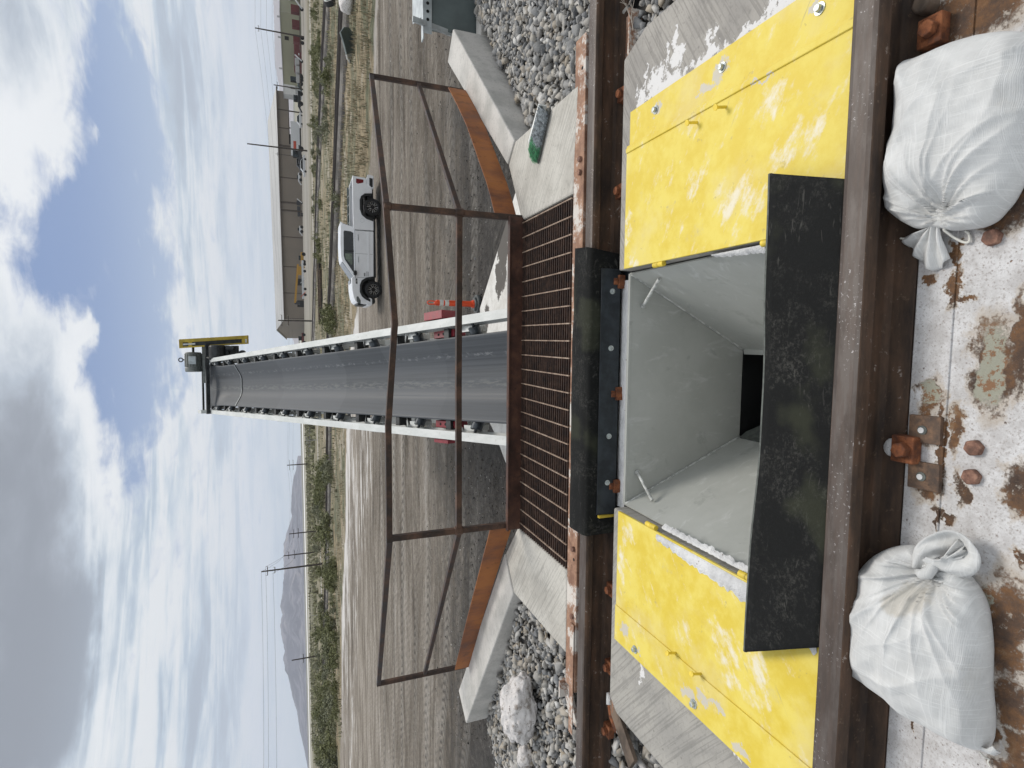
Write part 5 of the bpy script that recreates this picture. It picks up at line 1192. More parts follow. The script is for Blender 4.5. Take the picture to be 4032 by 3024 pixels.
b_ = MB(); q0 = cabsec(*ws[0]); q1 = cabsec(*ws[1]); f_ = Vector((-.008, 0, .012))
b_.add([Vector(q0[0])+f_+Vector((0, .06, 0)), Vector(q0[1])+f_-Vector((0, .06, 0)), Vector(q1[1])+f_-Vector((0, .06, 0)), Vector(q1[0])+f_+Vector((0, .06, 0))], [(0, 1, 2, 3)]).build('windscreen', M['glass'], cab, solid=.006)
q0 = cabsec(2.05, 1.62, .85); q1 = cabsec(2.20, 1.20, .1); f_ = Vector((.012, 0, 0))
MB().add([Vector(q0[0])+f_+Vector((0, .08, 0)), Vector(q0[1])+f_-Vector((0, .08, 0)), Vector(q1[1])+f_-Vector((0, .08, 0)), Vector(q1[0])+f_+Vector((0, .08, 0))], [(0, 1, 2, 3)]).build('rear_window', M['glass'], cab, solid=.006)
MB().sideprism([tp(*q) for q in [(2.02, 1.62), (1.98, 1.71), (2.25, 1.735), (2.25, 1.70)]], YA+.2, YB-.2).build('roof_spoiler', M['white_paint'], cab, bevel=.008)
b_ = MB()
for l0, l1 in ((2.335, 2.350), (3.345, 3.355), (4.385, 4.397)): b_.sideprism([tp(l0, .40), tp(l0, 1.14), tp(l1, 1.14), tp(l1, .40)], YA-.003, YA+.002)
b_.sideprism([tp(2.36, 1.135), tp(2.36, 1.148), tp(4.42, 1.148), tp(4.42, 1.135)], YA-.003, YA+.002).build('door_seam', M['galv_dark'], body)
for l in (2.52, 3.48):
    MB().sideprism([tp(l, .99), tp(l, 1.02), tp(l+.26, 1.02), tp(l+.26, .99)], YA-.03, YA-.003).build('door_handle', M['galv'], body, bevel=.006)
MB().sideprism([tp(2.4, .52), tp(2.4, .60), tp(4.36, .60), tp(4.36, .52)], YA-.012, YA-.001).build('door_moulding', M['white_paint'], body, bevel=.006)
b_ = MB().sideprism([tp(*q) for q in [(4.18, .715), (4.18, .78), (4.33, .78), (4.33, .715)]], YA-.004, YA-.001)
b_.sideprism([tp(*q) for q in [(4.12, .585), (4.12, .61), (4.33, .61), (4.33, .585)]], YA-.015, YA-.0125)
for i in range(7): b_.sideprism([tp(*q) for q in [(4.12+.032*i, .635), (4.12+.032*i, .675), (4.137+.032*i, .675), (4.137+.032*i, .635)]], YA-.004, YA-.001)
b_.build('door_decal', M['decal'], body)
MB().sideprism([tp(*q) for q in [(4.12, 1.09), (4.10, 1.20), (4.20, 1.23), (4.32, 1.20), (4.30, 1.09)]], YA-.20, YA-.005).build('wing_mirror', M['plastic'], PT, bevel=.02)
o = MB().sideprism([tp(*q) for q in [(4.44, 1.06), (4.44, 1.13), (4.66, 1.13), (4.68, 1.06)]], YA-.006, YA+.001).build('side_vent', M['plastic'], PT)
MB().sideprism([tp(*q) for q in [(4.50, 1.08), (4.50, 1.11), (4.62, 1.11), (4.62, 1.08)]], YA-.010, YA-.0062).build('vent_trim', M['chrome'], o)
MB().sideprism([tp(*q) for q in [(4.42, 1.29), (4.47, 1.33), (4.62, 1.31), (4.62, 1.29)]], YA+.4, YB-.4).build('cowl', M['glass'], PT)
MB().sideprism([tp(*q) for q in [(5.22, 1.03), (5.24, 1.105), (5.45, 1.10), (5.52, 1.03), (5.545, .93), (5.40, .93)]], YA-.008, YA+.20).build('headlight', M['lamp_clear'], PT, bevel=.01)
MB().sideprism([tp(*q) for q in [(5.54, .62), (5.52, 1.05), (5.59, 1.03), (5.60, .62)]], YA+.22, YB-.22).build('grille', M['plastic'], PT, bevel=.01)
MB().sideprism([tp(*q) for q in [(5.28, .50), (5.28, .62), (5.44, .68), (5.62, .66), (5.64, .52), (5.58, .44), (5.34, .44)]], YA-.03, YB+.03).build('front_bumper', M['white_paint'], PT, bevel=.02)
MB().sideprism([tp(*q) for q in [(5.22, .34), (5.26, .45), (5.56, .43), (5.52, .34), (5.42, .30)]], YA+.0, YB-.0).build('air_dam', M['plastic'], PT, bevel=.01)
rb = MB().sideprism([tp(*q) for q in [(-.06, .32), (-.10, .56), (.05, .62), (.26, .60), (.46, .50), (.50, .32)]], YA-.02, YB+.02).build('rear_bumper', M['white_paint'], PT, bevel=.015)
MB().sideprism([tp(*q) for q in [(.06, .36), (.04, .50), (.36, .50), (.44, .42), (.42, .36)]], YA-.026, YA-.0205).build('bumper_corner', M['plastic'], rb)
MB().sideprism([tp(*q) for q in [(.14, .74), (.12, 1.05), (.30, 1.06), (.34, .98), (.27, .75)]], YA-.010, YA+.05).build('tail_light', M['lamp_red'], PT, bevel=.01)
MB().sideprism([tp(*q) for q in [(-.30, .36), (-.30, .42), (.0, .42), (.0, .36)]], TY+.82, TY+.90).tube((TX+.24*KX, TY+.86, GZ+.42*KZ), (TX+.24*KX, TY+.86, GZ+.52*KZ), .04, n=10).bar((TX+.18, TY+.86, GZ+.2), (TX+.22, TY+.86, GZ+.44), .06).build('tow_hitch', M['plastic'], PT)
MB().sideprism([tp(*q) for q in [(.5, .34), (.5, .55), (5.2, .55), (5.2, .30), (2.0, .26)]], YA+.12, YB-.12).build('underbody', M['plastic'], PT)
MB().sideprism([tp(*q) for q in [(1.86, .26), (1.86, .345), (4.36, .345), (4.36, .26)]], YA+.02, YA+.12).build('side_step', M['plastic'], PT, bevel=.01)
x_, z_ = tp(1.90, .82); o = MB().tube((x_, YA-.004, z_), (x_, YA-.0005, z_), .09, n=20).build('fuel_door', M['galv'], body); MB().tube((x_, YA-.006, z_), (x_, YA-.0045, z_), .083, n=20).build('fuel_door_face', M['white_paint'], o)
def flare(lc, pts, pts2):
    b_ = MB(); n = len(pts); q = [tp(*p) for p in pts]+[tp(*p) for p in pts2[::-1]]
    return b_.sideprism(q, YA-.04, YA+.09).build('wheel_flare', M['plastic'], PT, bevel=.008)
flare(1.275, [(.70, .40), (.73, .70), (.86, .86), (1.02, .915), (1.42, .915), (1.66, .84), (1.82, .64), (1.90, .36)], [(.80, .40), (.83, .66), (.93, .78), (1.05, .83), (1.40, .83), (1.58, .77), (1.72, .60), (1.78, .36)])
flare(4.9, [(4.32, .36), (4.38, .68), (4.52, .88), (4.72, .96), (5.04, .96), (5.22, .88), (5.36, .70), (5.46, .52)], [(4.42, .36), (4.48, .64), (4.60, .80), (4.76, .87), (5.0, .87), (5.13, .80), (5.26, .64), (5.34, .52)])
for lc in (1.275, 4.90):
    MB().sideprism([tp(lc-.56, .30), tp(lc-.5, .80), tp(lc, .90), tp(lc+.5, .80), tp(lc+.48, .30)], YA+.34, YA+.36).build('wheel_well', M['plastic'], PT)
    for yc in (YA+.02, YB-.29):
        x_, z_ = tp(lc, .375); z_ = GZ+.375*KZ
        out = yc if yc < TY+.5 else yc+.27
        sg = -1 if yc < TY+.5 else 1
        b_ = MB(); prof_ = [(.235, .0), (.25, -.012), (.345, .012), (.375, .045), (.378, .225), (.345, .258), (.235, .27)]
        rows = [[(x_+r*KZ*math.cos(2*math.pi*i/36), yc+d, z_+r*KZ*math.sin(2*math.pi*i/36)) for i in range(36)] for r, d in prof_]
        wh = MB().tube((x_, yc+.05, z_), (x_, yc+.22, z_), .245*KZ, n=28).build('wheel', M['rim'], PT, smooth='auto')
        b_.strip(rows, closed=True).build('tyre', M['tyre'], wh, smooth='auto')
        b_ = MB()
        yo = yc+.030 if sg < 0 else yc+.245
        for k in range(6):                                                  # six U shaped bright spokes
            a = 2*math.pi*k/6+.26; r0, r1 = .105, .225
            for da, in ((.21,), (-.21,)):
                p0 = (x_+r0*KZ*math.cos(a+da*1.2), yo, z_+r0*KZ*math.sin(a+da*1.2)); p1 = (x_+r1*KZ*math.cos(a+da), yo, z_+r1*KZ*math.sin(a+da)); b_.bar(p0, p1, .016, .014, up=(0, 1, 0))
            p0 = (x_+r0*KZ*math.cos(a+.25), yo, z_+r0*KZ*math.sin(a+.25)); p1 = (x_+r0*KZ*math.cos(a-.25), yo, z_+r0*KZ*math.sin(a-.25)); b_.bar(p0, p1, .016, .014, up=(0, 1, 0))
        b_.build('spokes', M['chrome'], wh)
        MB().path([(x_+.235*KZ*math.cos(2*math.pi*k/32), yo, z_+.235*KZ*math.sin(2*math.pi*k/32)) for k in range(33)], .006, 6).build('rim_edge', M['chrome'], wh)

# ------------------------------------------------------------------ scrub, bank, railway lines
def f_dry(t, b):
    r = t.island(); c = t.ramp(r, [(0, (.16, .13, .085)), (.35, (.28, .23, .15)), (.6, (.37, .31, .21)), (.74, (.17, .17, .105)), (1, (.10, .115, .065))])
    return {'Base Color': c, 'Roughness': .9}
M['dry'] = mat('dry_grass', f_dry)
def f_sage(t, b):
    r = t.island(); o = t.objrand()
    c = t.mix(r, (.085, .095, .038), (.215, .22, .105)); c = t.mix(t.m('MULTIPLY', t.step(o, .45, .85), .6), c, (.19, .195, .15))
    return {'Base Color': c, 'Roughness': .9}
M['sage'] = mat('scrub_leaves', f_sage)
M['sage_far'] = plain('far_scrub', (.225, .22, .135), .95, 0, .35, .5)
def blades(n, place, hmin, hmax, wd, spread, per):
    V = []; F = []; k = 0
    for _ in range(n):
        q = place()
        if q is None: continue
        x, y, z, sc = q
        for _j in range(per):
            a = rng.uniform(0, 6.283); h = rng.uniform(hmin, hmax)*sc; l = rng.uniform(.1, .6)*h; bx = x+rng.normal()*spread*sc; by = y+rng.normal()*spread*sc
            c_, s_ = math.cos(a), math.sin(a); w2 = wd*sc
            V += [(bx-s_*w2, by+c_*w2, z-.02), (bx+s_*w2, by-c_*w2, z-.02), (bx+c_*l, by+s_*l, z+h)]; F.append((k, k+1, k+2)); k += 3
    m_ = MB(); m_.v = V; m_.f = F; return m_
def g_place():
    y = rng.uniform(24, 62); x = rng.uniform(-.72*y, .72*y); e = ip(x, EDGE)
    if y < e+.3+rng.exponential(.4) or (x < 2 and rng.random() < .35): return None
    if nz(x*.35, y*.5, 8) < -.16: return None
    return x, y, ground_z(x, y), rng.uniform(.6, 1.3)
tag(blades(9500, g_place, .10, .36, .022, .16, 5).build('grass', M['dry'], recalc=False), 'dry tan grass covering the bank beyond the muddy yard', kind='stuff')
def g2_place():
    y = rng.uniform(60, 126); x = rng.uniform(-.72*y, .72*y)
    if nz(x*.12, y*.2, 3) < -.02: return None
    return x, y, ground_z(x, y), rng.uniform(.8, 1.7)
tag(blades(3200, g2_place, .12, .42, .05, .28, 4).build('scrub', M['sage_far'], recalc=False), 'grey green scrub scattered over the plain past the railway lines', kind='stuff')
def g3_place():
    y = rng.uniform(150, 420); x = rng.uniform(-.72*y, -.03*y if y < 380 else 0)
    if nz(x*.03, y*.03, 5) < -.1: return None
    return x, y, ground_z(x, y), rng.uniform(1.2, 2.2)
tag(blades(2600, g3_place, .25, .7, .30, .9, 3).build('scrub', M['sage_far'], recalc=False), 'far low sagebrush carpeting the plain before the mountains', kind='stuff')

def shrub_mesh(seed):
    r = np.random.default_rng(seed); V = []; F = []; k = 0
    cl = [(r.normal()*.40, r.normal()*.40, .25+abs(r.normal())*.28, r.uniform(.16, .34)) for _ in range(15)]
    for cx_, cy_, cz_, cr_ in cl:
        for _ in range(52):
            d = r.normal(size=3); d /= np.linalg.norm(d); p = np.array((cx_, cy_, cz_))+d*cr_*r.uniform(.55, 1.05); p[2] = max(.02, p[2])
            t1 = r.normal(size=3); t1 /= np.linalg.norm(t1); t2 = np.cross(t1, d); s_ = r.uniform(.045, .085)
            V += [tuple(p-t1*s_), tuple(p+t2*s_*.6), tuple(p+t1*s_), tuple(p-t2*s_*.6)]; F.append((k, k+1, k+2, k+3)); k += 4
    m_ = MB(); m_.v = V; m_.f = F
    for _ in range(5):
        e = (r.normal()*.3, r.normal()*.3, .5); m_.tube((0, 0, 0), e, .02, .008, 4)
    me = bpy.data.meshes.new('shrub'); me.from_pydata(m_.v, [], m_.f); me.materials.append(M['sage']); return me
SH = [shrub_mesh(k) for k in range(6)]
def shrub(x, y, s, label, group, h=None):
    o = bpy.data.objects.new('shrub', SH[rng.integers(6)]); COL.objects.link(o); o.location = (x, y, ground_z(x, y)-.03); o.rotation_euler.z = rng.uniform(0, 6.28); o.scale = (s, s*rng.uniform(.8, 1.2), s*(h or rng.uniform(.7, 1.0)))
    return tag(o, label, 'shrub', group)
LG = 'green shrubs along the far edge of the muddy yard'
for _ in range(34):
    py = rng.uniform(2210, 3010); px = rng.uniform(1312, 1336); p = at(px, py, GZ); shrub(p.x, p.y, rng.uniform(1.0, 2.1)*(1 if py > 2500 else .75), 'leafy green shrub in the broken row at the far edge of the yard', LG)
for px, py, s in ((1320, 2240, 2.2), (1330, 2290, 2.1), (1325, 2470, 2.0), (1318, 2500, 2.2), (1328, 2560, 2.3), (1332, 2590, 1.8), (1310, 2700, 1.8), (1318, 2745, 2.6), (1326, 2790, 2.4), (1322, 2890, 2.6), (1318, 2930, 2.8), (1325, 2965, 2.6), (1312, 2990, 3.0), (1328, 3010, 2.4)):
    p = at(px, py, GZ); shrub(p.x, p.y, s, 'leafy green shrub in the broken row at the far edge of the yard', LG)
for _ in range(44):
    py = rng.uniform(1790, 3020); p = at(rng.uniform(1266, 1298), py, GZ); shrub(p.x, p.y, rng.uniform(1.0, 2.4)*(1.25 if py > 2300 else .9), 'dark green bush in the thicket by the far railway line', 'dark green bushes by the railway line')
for px, py in ((1290, 1855), (1292, 1880), (1288, 1895), (1310, 1850), (1306, 1870), (1315, 1885), (1276, 1935), (1278, 1950), (1283, 1975), (1282, 2000), (1310, 2040), (1312, 2090)):
    p = at(px, py, GZ); shrub(p.x, p.y, rng.uniform(1.8, 2.8), 'dark green bush in the thicket by the far railway line', 'dark green bushes by the railway line')
for _ in range(46):
    py = rng.uniform(20, 860); px = rng.uniform(1238, 1272)
    p = at(px, py, GZ); shrub(p.x, p.y, rng.uniform(.6, 1.4), 'low sage bush on the flat before the warehouses', 'sage bushes before the warehouses')
for px, py, s in ((1307, 305, 1.5), (1302, 328, 1.3), (1310, 238, 1.0), (1300, 520, 1.6), (1296, 440, 1.1), (1268, 960, 1.4), (1268, 1010, 1.5), (1265, 980, 1.2), (1335, 770, 1.3), (1340, 800, 1.0), (1322, 1230, 1.6), (1325, 1270, 1.7), (1330, 1290, 1.4), (1318, 1255, 1.4)):
    p = at(px, py, GZ); shrub(p.x, p.y, s, 'lone green bush on the dry bank behind the pickup', 'bushes on the dry bank')

M['ballast_far'] = plain('far_ballast', (.19, .175, .16), .95, 0, .3, .8, .4, 4)
M['ballast_dark'] = plain('dark_ballast', (.050, .044, .040), .95, 0, .4, 1.2)
M['rail_far'] = plain('far_rail', (.060, .050, .045), .6, .2)
def track(label, pts, hgt, wdt):
    P = [at(x, y, GZ) for x, y in pts]; P = [Vector((p.x, p.y, GZ)) for p in P]
    P = [P[0]+(P[0]-P[1]).normalized()*60]+P+[P[-1]+(P[-1]-P[-2]).normalized()*160]; Q = []
    for a, b in zip(P[:-1], P[1:]):
        for j in range(12): Q.append(a.lerp(b, j/12))
    Q.append(P[-1])
    for _ in range(12): Q = [Q[0]]+[(Q[i-1]+2*Q[i]+Q[i+1])/4 for i in range(1, len(Q)-1)]+[Q[-1]]
    t = thing('railway_track', label, 'railway track', tuple(Q[len(Q)//2]), 'railway lines across the plain')
    def sweep(prof): 
        rows = []
        for i, p in enumerate(Q):
            d = (Q[min(i+1, len(Q)-1)]-Q[max(0, i-1)]).normalized(); s_ = Vector((d.y, -d.x, 0))
            if s_.y > 0: s_ = -s_
            rows.append([p+s_*a+Vector((0, 0, z+.03*nz(p.x*.6, p.y*.6, a))) for a, z in prof])
        return MB().strip(rows)
    sweep([(wdt*.5+.55, -.1), (wdt*.5, hgt*.55), (wdt*.42, hgt), (-wdt*.42, hgt), (-wdt*.6, -.1)]).build('ballast_bed', M['ballast_far'], t)
    sweep([(wdt*.5+.85, -.1), (wdt*.5+.40, hgt*.40), (wdt*.5-.02, hgt*.56)]).build('shoulder', M['ballast_dark'], t)
    for o_ in (.75, -.75):
        sweep([(o_+.05, hgt), (o_+.04, hgt+.17), (o_-.04, hgt+.17), (o_-.05, hgt)]).build('rail', M['rail_far'], t)
track('near railway line on its low grey bed running behind the pickup', [(1372, 0), (1355, 330), (1341, 620), (1322, 1022), (1306, 1300), (1303, 1706), (1297, 2122), (1292, 2290)], .38, 2.6)
track('farther railway line fading out before the large warehouse', [(1297, 0), (1282, 240), (1270, 464), (1258, 700), (1251, 900)], .35, 2.6)

# tyres and rubble at the right edge
TYC = at(1325, 18, GZ)
def tyre(c, r, w2, label, lying, m1):
    t = thing('scrap_tyre', label, 'tyre', tuple(c), 'scrap tyres on the bank')
    prof_ = [(r*.55, -w2*.8), (r*.9, -w2), (r, -w2*.7), (r, w2*.7), (r*.9, w2), (r*.55, w2*.8)]
    ax_ = Vector(lying).normalized(); a = ax_.orthogonal().normalized(); bb_ = ax_.cross(a)
    rows = [[c+(a*math.cos(2*math.pi*i/28)+bb_*math.sin(2*math.pi*i/28))*rr+ax_*d for i in range(28)] for rr, d in prof_]
    MB().strip(rows, closed=True).build('tread', M['tyre'], t, smooth='auto')
    rows = [[c+(a*math.cos(2*math.pi*i/28)+bb_*math.sin(2*math.pi*i/28))*rr+ax_*d for i in range(28)] for rr, d in ((r*.56, -w2*.9), (r*.80, -w2*1.06), (r*.86, -w2*1.03))]
    MB().strip(rows, closed=True).build('sidewall', M[m1], t, smooth='auto', solid=.02)
tyre(TYC+Vector((.2, 0, .42)), .62, .22, 'large black scrap tyre with a pale band standing on the dry bank', (-.55, .6, -.5), 'reflect')
tyre(TYC+Vector((1.0, .5, .40)), .60, .20, 'black scrap tyre leaning behind the banded one', (-.4, .8, -.3), 'tyre')
def slab(px, py, sx, sy, sz, tilt, rz, label, m_='wall'):
    c = at(px, py, GZ); z = ground_z(c.x, c.y); b_ = MB(); n = 9
    for k in range(1): pass
    rr = [(math.cos(2*math.pi*i/n)*sx*(.8+.35*nz(i*1.3, px)), math.sin(2*math.pi*i/n)*sy*(.8+.35*nz(i*2.1, py))) for i in range(n)]
    q = Matrix.Rotation(rz, 3, 'Z')@Matrix.Rotation(tilt, 3, 'X'); vs = [Vector(c[:2]+(z+sy*.5*abs(math.sin(tilt))+.05,))+q@Vector((a, b, zz)) for zz in (-sz/2, sz/2) for a, b in rr]
    b_.add(vs, [tuple(range(n))[::-1], tuple(range(n, 2*n))]+[(i, (i+1) % n, n+(i+1) % n, n+i) for i in range(n)])
    return tag(b_.build('concrete_rubble', M[m_], bevel=.02), label, 'rubble', 'broken slabs on the bank')
slab(1396, 165, 1.05, .75, .12, -.9, .15, 'large grey broken slab leaning on the dry bank', 'galv_dark')
slab(1388, 208, .5, .35, .14, -.9, -.3, 'small white broken slab left of the leaning grey one')
slab(1385, 232, .40, .30, .12, -.5, .2, 'smallest pale slab fragment at the end of the rubble')
c = at(1392, 10, GZ); o = blob((c.x, c.y, GZ+.35), .75, .6, .5, 5.5, .25, 3).build('speckled_rock', M['boulder'], smooth=True); tag(o, 'white speckled boulder on the bank at the photo edge', 'rock')

# timber sleepers piled on the flat
for i, (px, py, ln, lab) in enumerate(((1268, 1110, 3.0, 'dark timber stack nearest the crane on the flat'), (1270, 1180, 3.4, 'dark timber stack at the left end of the flat'))):
    c = at(px, py, GZ); t = thing('timber_stack', lab, 'timber stack', (c.x, c.y, GZ), 'stacks of old timber')
    for k in range(7):
        yy_ = c.y+rng.uniform(-1.2, 1.2); zz_ = GZ+.12+.22*(k//3); xx_ = c.x+rng.uniform(-1.5, 1.5)
        MB().cbox((xx_, yy_, zz_), ln*1.6, .26, .2, rng.uniform(-.15, .15)).build('timber', M['ballast_dark'] if k % 2 else M['wood'], t)

# ------------------------------------------------------------------ poles and wires
def pole(x, y, h, label, arms=(), lean=(0, 0), r=.16, m_='pole_wood', group='timber utility poles'):
    t = thing('utility_pole', label, 'utility pole', (x, y, GZ), group); T = Vector((x+lean[0]*h, y+lean[1]*h, GZ+h))
    MB().tube((x, y, GZ-.3), T, r, r*.66, 10).build('mast', M[m_], t, smooth='auto')
    tips = []
    for (dz_, wx, wy) in arms:
        c = Vector((x, y, GZ)).lerp(T, 1-dz_/h); a = c-Vector((wx, wy, 0)); b = c+Vector((wx, wy, 0))
        MB().bar(a, b, .13).build('crossarm', M[m_], t)
        for q in (a, b): MB().tube(q+Vector((0, 0, .06)), q+Vector((0, 0, .34)), .06, .04, 6).build('insulator', M['pole_steel'], t); tips.append(q+Vector((0, 0, .34)))
    tips.append(T); return tips
PL = [(1270, 2220, 1028, 'tall dark utility pole nearest on the left plain', ((1.1, .75, .3), (2.4, .5, .2))),
      (1248, 2173, 1116, 'utility pole with two short arms second from the front on the left', ((1.3, .9, .3), (2.8, 1.0, .3))),
      (1245, 2091, 1138, 'utility pole with several arms third from the front on the left', ((1.2, 1.0, .4), (2.4, 1.2, .4))),
      (1218, 1826, 1130, 'slim pale utility pole close left of the conveyor', ((1.0, 2.2, .5), (2.6, 2.2, .5))),
      (1265, 2580, 1148, 'weathered brown utility pole standing before the mountain slope', ((2.6, .9, .3), (4.0, .9, .3)))]
TIPS = []
for px, py, top, lab, arms in PL:
    p = at(px, py, GZ); q = atY(top, py, p.y); TIPS.append(pole(p.x, p.y, q.z-GZ, lab, arms, ((.012 if py > 2400 else 0), 0), .19 if p.y < 170 else .30))
RP = [(1210, 594, 974, 'tall bare dark utility pole before the brown warehouse', (), 1.0), (1198, 146, 1005, 'dark utility pole before the olive building', ((1.0, .8, .1),), 1.0), (1194, 352, 1078, 'short utility pole between the two large buildings', ((1.2, 1.2, .1),), 1), (1236, 1264, 1095, 'utility pole at the left end of the brown warehouse', ((.8, 1.3, .2), (2.2, 1.1, .2)), 1), (1165, 615, 1085, 'thin pole against the pale warehouse roof', ((1.0, .8, 0),), .6)]
TR = []
for px, py, top, lab, arms, k_ in RP:
    p = at(px, py, GZ); p.y = min(p.y, 300); p = atY(px, py, p.y); q = atY(top, py+0, p.y); TR.append(pole(p.x, p.y, q.z-GZ, lab, arms, (0, 0), .24*k_ if p.y > 160 else .2))
for px, py, top in ((1252, 2421, 1222), (1265, 2820, 1240), (1250, 1732, 1205)):
    p = at(px, py, GZ); q = atY(top, py, p.y)
    pole(p.x, p.y, q.z-GZ, {2421: 'slender white post with a bracket among the left scrub', 2820: 'slender white post with a bracket far left', 1732: 'slender white post just left of the conveyor'}[py], ((.2, .7, .2),), (0, 0), .09, 'pole_steel', 'slender white posts')
M['wire'] = plain('overhead_wire', (.05, .05, .055), .6)
def wire(label, pts, sag, grp, r=.016):
    b_ = MB()
    for a, b in zip(pts[:-1], pts[1:]):
        b_.path([a.lerp(b, i/14)-Vector((0, 0, sag*4*(i/14)*(1-i/14))) for i in range(15)], r, 4)
    tag(b_.build('overhead_wire', M['wire'], recalc=False), label, 'wire', grp)
L0 = Vector((-120, 60, 0))
for k_, lab in enumerate(('uppermost wire strung between the left utility poles', 'middle wire strung between the left utility poles', 'lowest wire strung between the left utility poles')):
    A = [TIPS[i][-1] if k_ == 0 else TIPS[i][k_*2-1 if k_ == 1 else 2] for i in (0, 1, 2, 3)]
    st_ = Vector((A[0].x-70, A[0].y-34, A[0].z+.6)); en = A[3]+Vector((80, 120, 0)); wire(lab, [st_]+A+[en], .7, 'wires on the left poles', .022)
for k_, lab in enumerate(('upper wire crossing the sky above the warehouses', 'second wire crossing the sky above the warehouses', 'third wire crossing the sky above the warehouses', 'lowest wire crossing the sky above the warehouses')):
    A = [Vector((150, 178, 12.5-k_*1.5)), Vector((TR[1][-1].x, TR[1][-1].y, TR[1][-1].z-k_*1.5)), Vector((40, 250, 9.5-k_*1.0)), Vector((4, 320, 12-k_*.8))]
    wire(lab, A, 1.0, 'wires above the warehouses', .024)

# ------------------------------------------------------------------ buildings
M['tan'] = plain('brown_cladding', (.205, .172, .138), .7, 0, .05, .08); M['tan2'] = plain('brown_trim', (.085, .066, .052), .7, 0, .05)
M['roofw'] = plain('pale_metal_roof', (.36, .36, .355), .55, .05, .06, .05); M['olive'] = plain('olive_cladding', (.265, .26, .185), .7, 0, .05, .08)
M['dark_in'] = plain('dark_interior', (.030, .028, .026), .9); M['maroon'] = plain('maroon_panel', (.115, .030, .030), .7, 0, .1, .3); M['white_b'] = plain('white_cladding', (.55, .55, .54), .6)
M['crane'] = plain('crane_yellow', (.36, .20, .03), .6); M['veh_dark'] = plain('dark_vehicle', (.03, .032, .036), .4)
M['veh_w'] = plain('white_vehicle', (.52, .53, .54), .4); M['red_sign'] = plain('red_sign', (.42, .06, .03), .6)
def bp2(px, py, Y): return atY(px, py, Y)
# brown warehouse: near facade corners (left, right), gabled, long ridge
BL = bp2(1196, 1255, 352); BR = bp2(1190, 372, 305); EL = bp2(1118, 1255, 352); ER = bp2(1097, 372, 305)
Lc = Vector((BL.x, BL.y, GZ)); Rc = Vector((BR.x, BR.y, GZ)); hL = EL.z; hR = EL.z+.3
lv = (Rc-Lc).normalized(); bk = Vector((-lv.y, lv.x, 0)); DEP = 62
Bk = bp2(1200, 1317, 400); bkL = (Vector((Bk.x, Bk.y, GZ))-Lc); bk = bkL.normalized() if bkL.length > 1 else bk
BW = thing('warehouse', 'large brown metal warehouse with a long pale roof', 'warehouse', tuple(Lc))
LW = (Rc-Lc).length; rise = 5.2
def wq(s, d, z): return Lc+lv*s+bk*d+Vector((0, 0, z-GZ))
hw_ = hL-GZ
wb = MB(); openA, openB = LW*.80, LW-2
wb.add([wq(0, 0, GZ), wq(openA, 0, GZ), wq(openA, 0, hL), wq(0, 0, hL)], [(0, 1, 2, 3)]); wb.add([wq(openA, 0, GZ+hw_*.52), wq(LW, 0, GZ+hw_*.52), wq(LW, 0, hL), wq(openA, 0, hL)], [(0, 1, 2, 3)])
wb.add([wq(0, 0, GZ), wq(0, DEP, GZ), wq(0, DEP, hL), wq(0, DEP/2, hL+rise), wq(0, 0, hL)], [(0, 1, 2, 3, 4)])
wb.add([wq(LW, DEP, GZ), wq(0, DEP, GZ), wq(0, DEP, hL), wq(LW, DEP, hL)], [(0, 1, 2, 3)]); wb.add([wq(LW, 0, GZ+hw_*.5), wq(LW, DEP, GZ+hw_*.5), wq(LW, DEP, hL), wq(LW, DEP/2, hL+rise), wq(LW, 0, hL)], [(0, 1, 2, 3, 4)])
wl_ = wb.build('wall', M['tan'], BW, solid=.3)
rfp = MB().add([wq(-1, -1.5, hL-.2), wq(LW+1, -1.5, hL-.2), wq(LW+1, DEP/2, hL+rise), wq(-1, DEP/2, hL+rise)], [(0, 1, 2, 3)]).add([wq(-1, DEP/2, hL+rise), wq(LW+1, DEP/2, hL+rise), wq(LW+1, DEP+1.5, hL-.2), wq(-1, DEP+1.5, hL-.2)], [(0, 1, 2, 3)])
rf_ = rfp.build('roof', M['roofw'], BW, solid=.25)
MB().bar(wq(-1, -1.7, hL-.25), wq(LW+1, -1.7, hL-.25), .5, .55).build('gutter', M['tan2'], rf_)
for fr_ in (.13, .26, .40, .52, .555, .66, .79, .86, .93):
    MB().bar(wq(LW*fr_, -.25, GZ+(hw_*.52 if fr_ > .8 else 0)), wq(LW*fr_, -.25, hL-.5), .35 if fr_ not in (.52, .555, .79) else .9, .3).build('panel_joint', M['tan2'], BW)
MB().add([wq(openA, 22, GZ), wq(LW*.93, 22, GZ), wq(LW*.93, 22, GZ+hw_*.55), wq(openA, 22, GZ+hw_*.55)], [(0, 1, 2, 3)]).build('bay_back', M['dark_in'], BW, solid=.2)
MB().add([wq(openA+.3, .0, GZ+hw_*.52), wq(LW, .0, GZ+hw_*.52), wq(LW, 22, GZ+hw_*.55), wq(openA+.3, 22, GZ+hw_*.55)], [(0, 1, 2, 3)]).build('bay_ceiling', M['dark_in'], BW, solid=.2)
for fr_ in (.865, .93, .995): MB().bar(wq(LW*fr_, 0, GZ), wq(LW*fr_, 0, GZ+hw_*.52), .5).build('bay_column', M['tan2'], BW)
for fr_ in (.06, .17): MB().add([wq(LW*fr_, -.32, GZ), wq(LW*fr_+4, -.32, GZ), wq(LW*fr_+4, -.32, GZ+3.6), wq(LW*fr_, -.32, GZ+3.6)], [(0, 1, 2, 3)]).build('door', M['dark_in'], BW, solid=.1)
MB().bar(wq(0, -.1, GZ), wq(0, -.1, hL), .35).build('corner_trim', M['tan2'], BW)
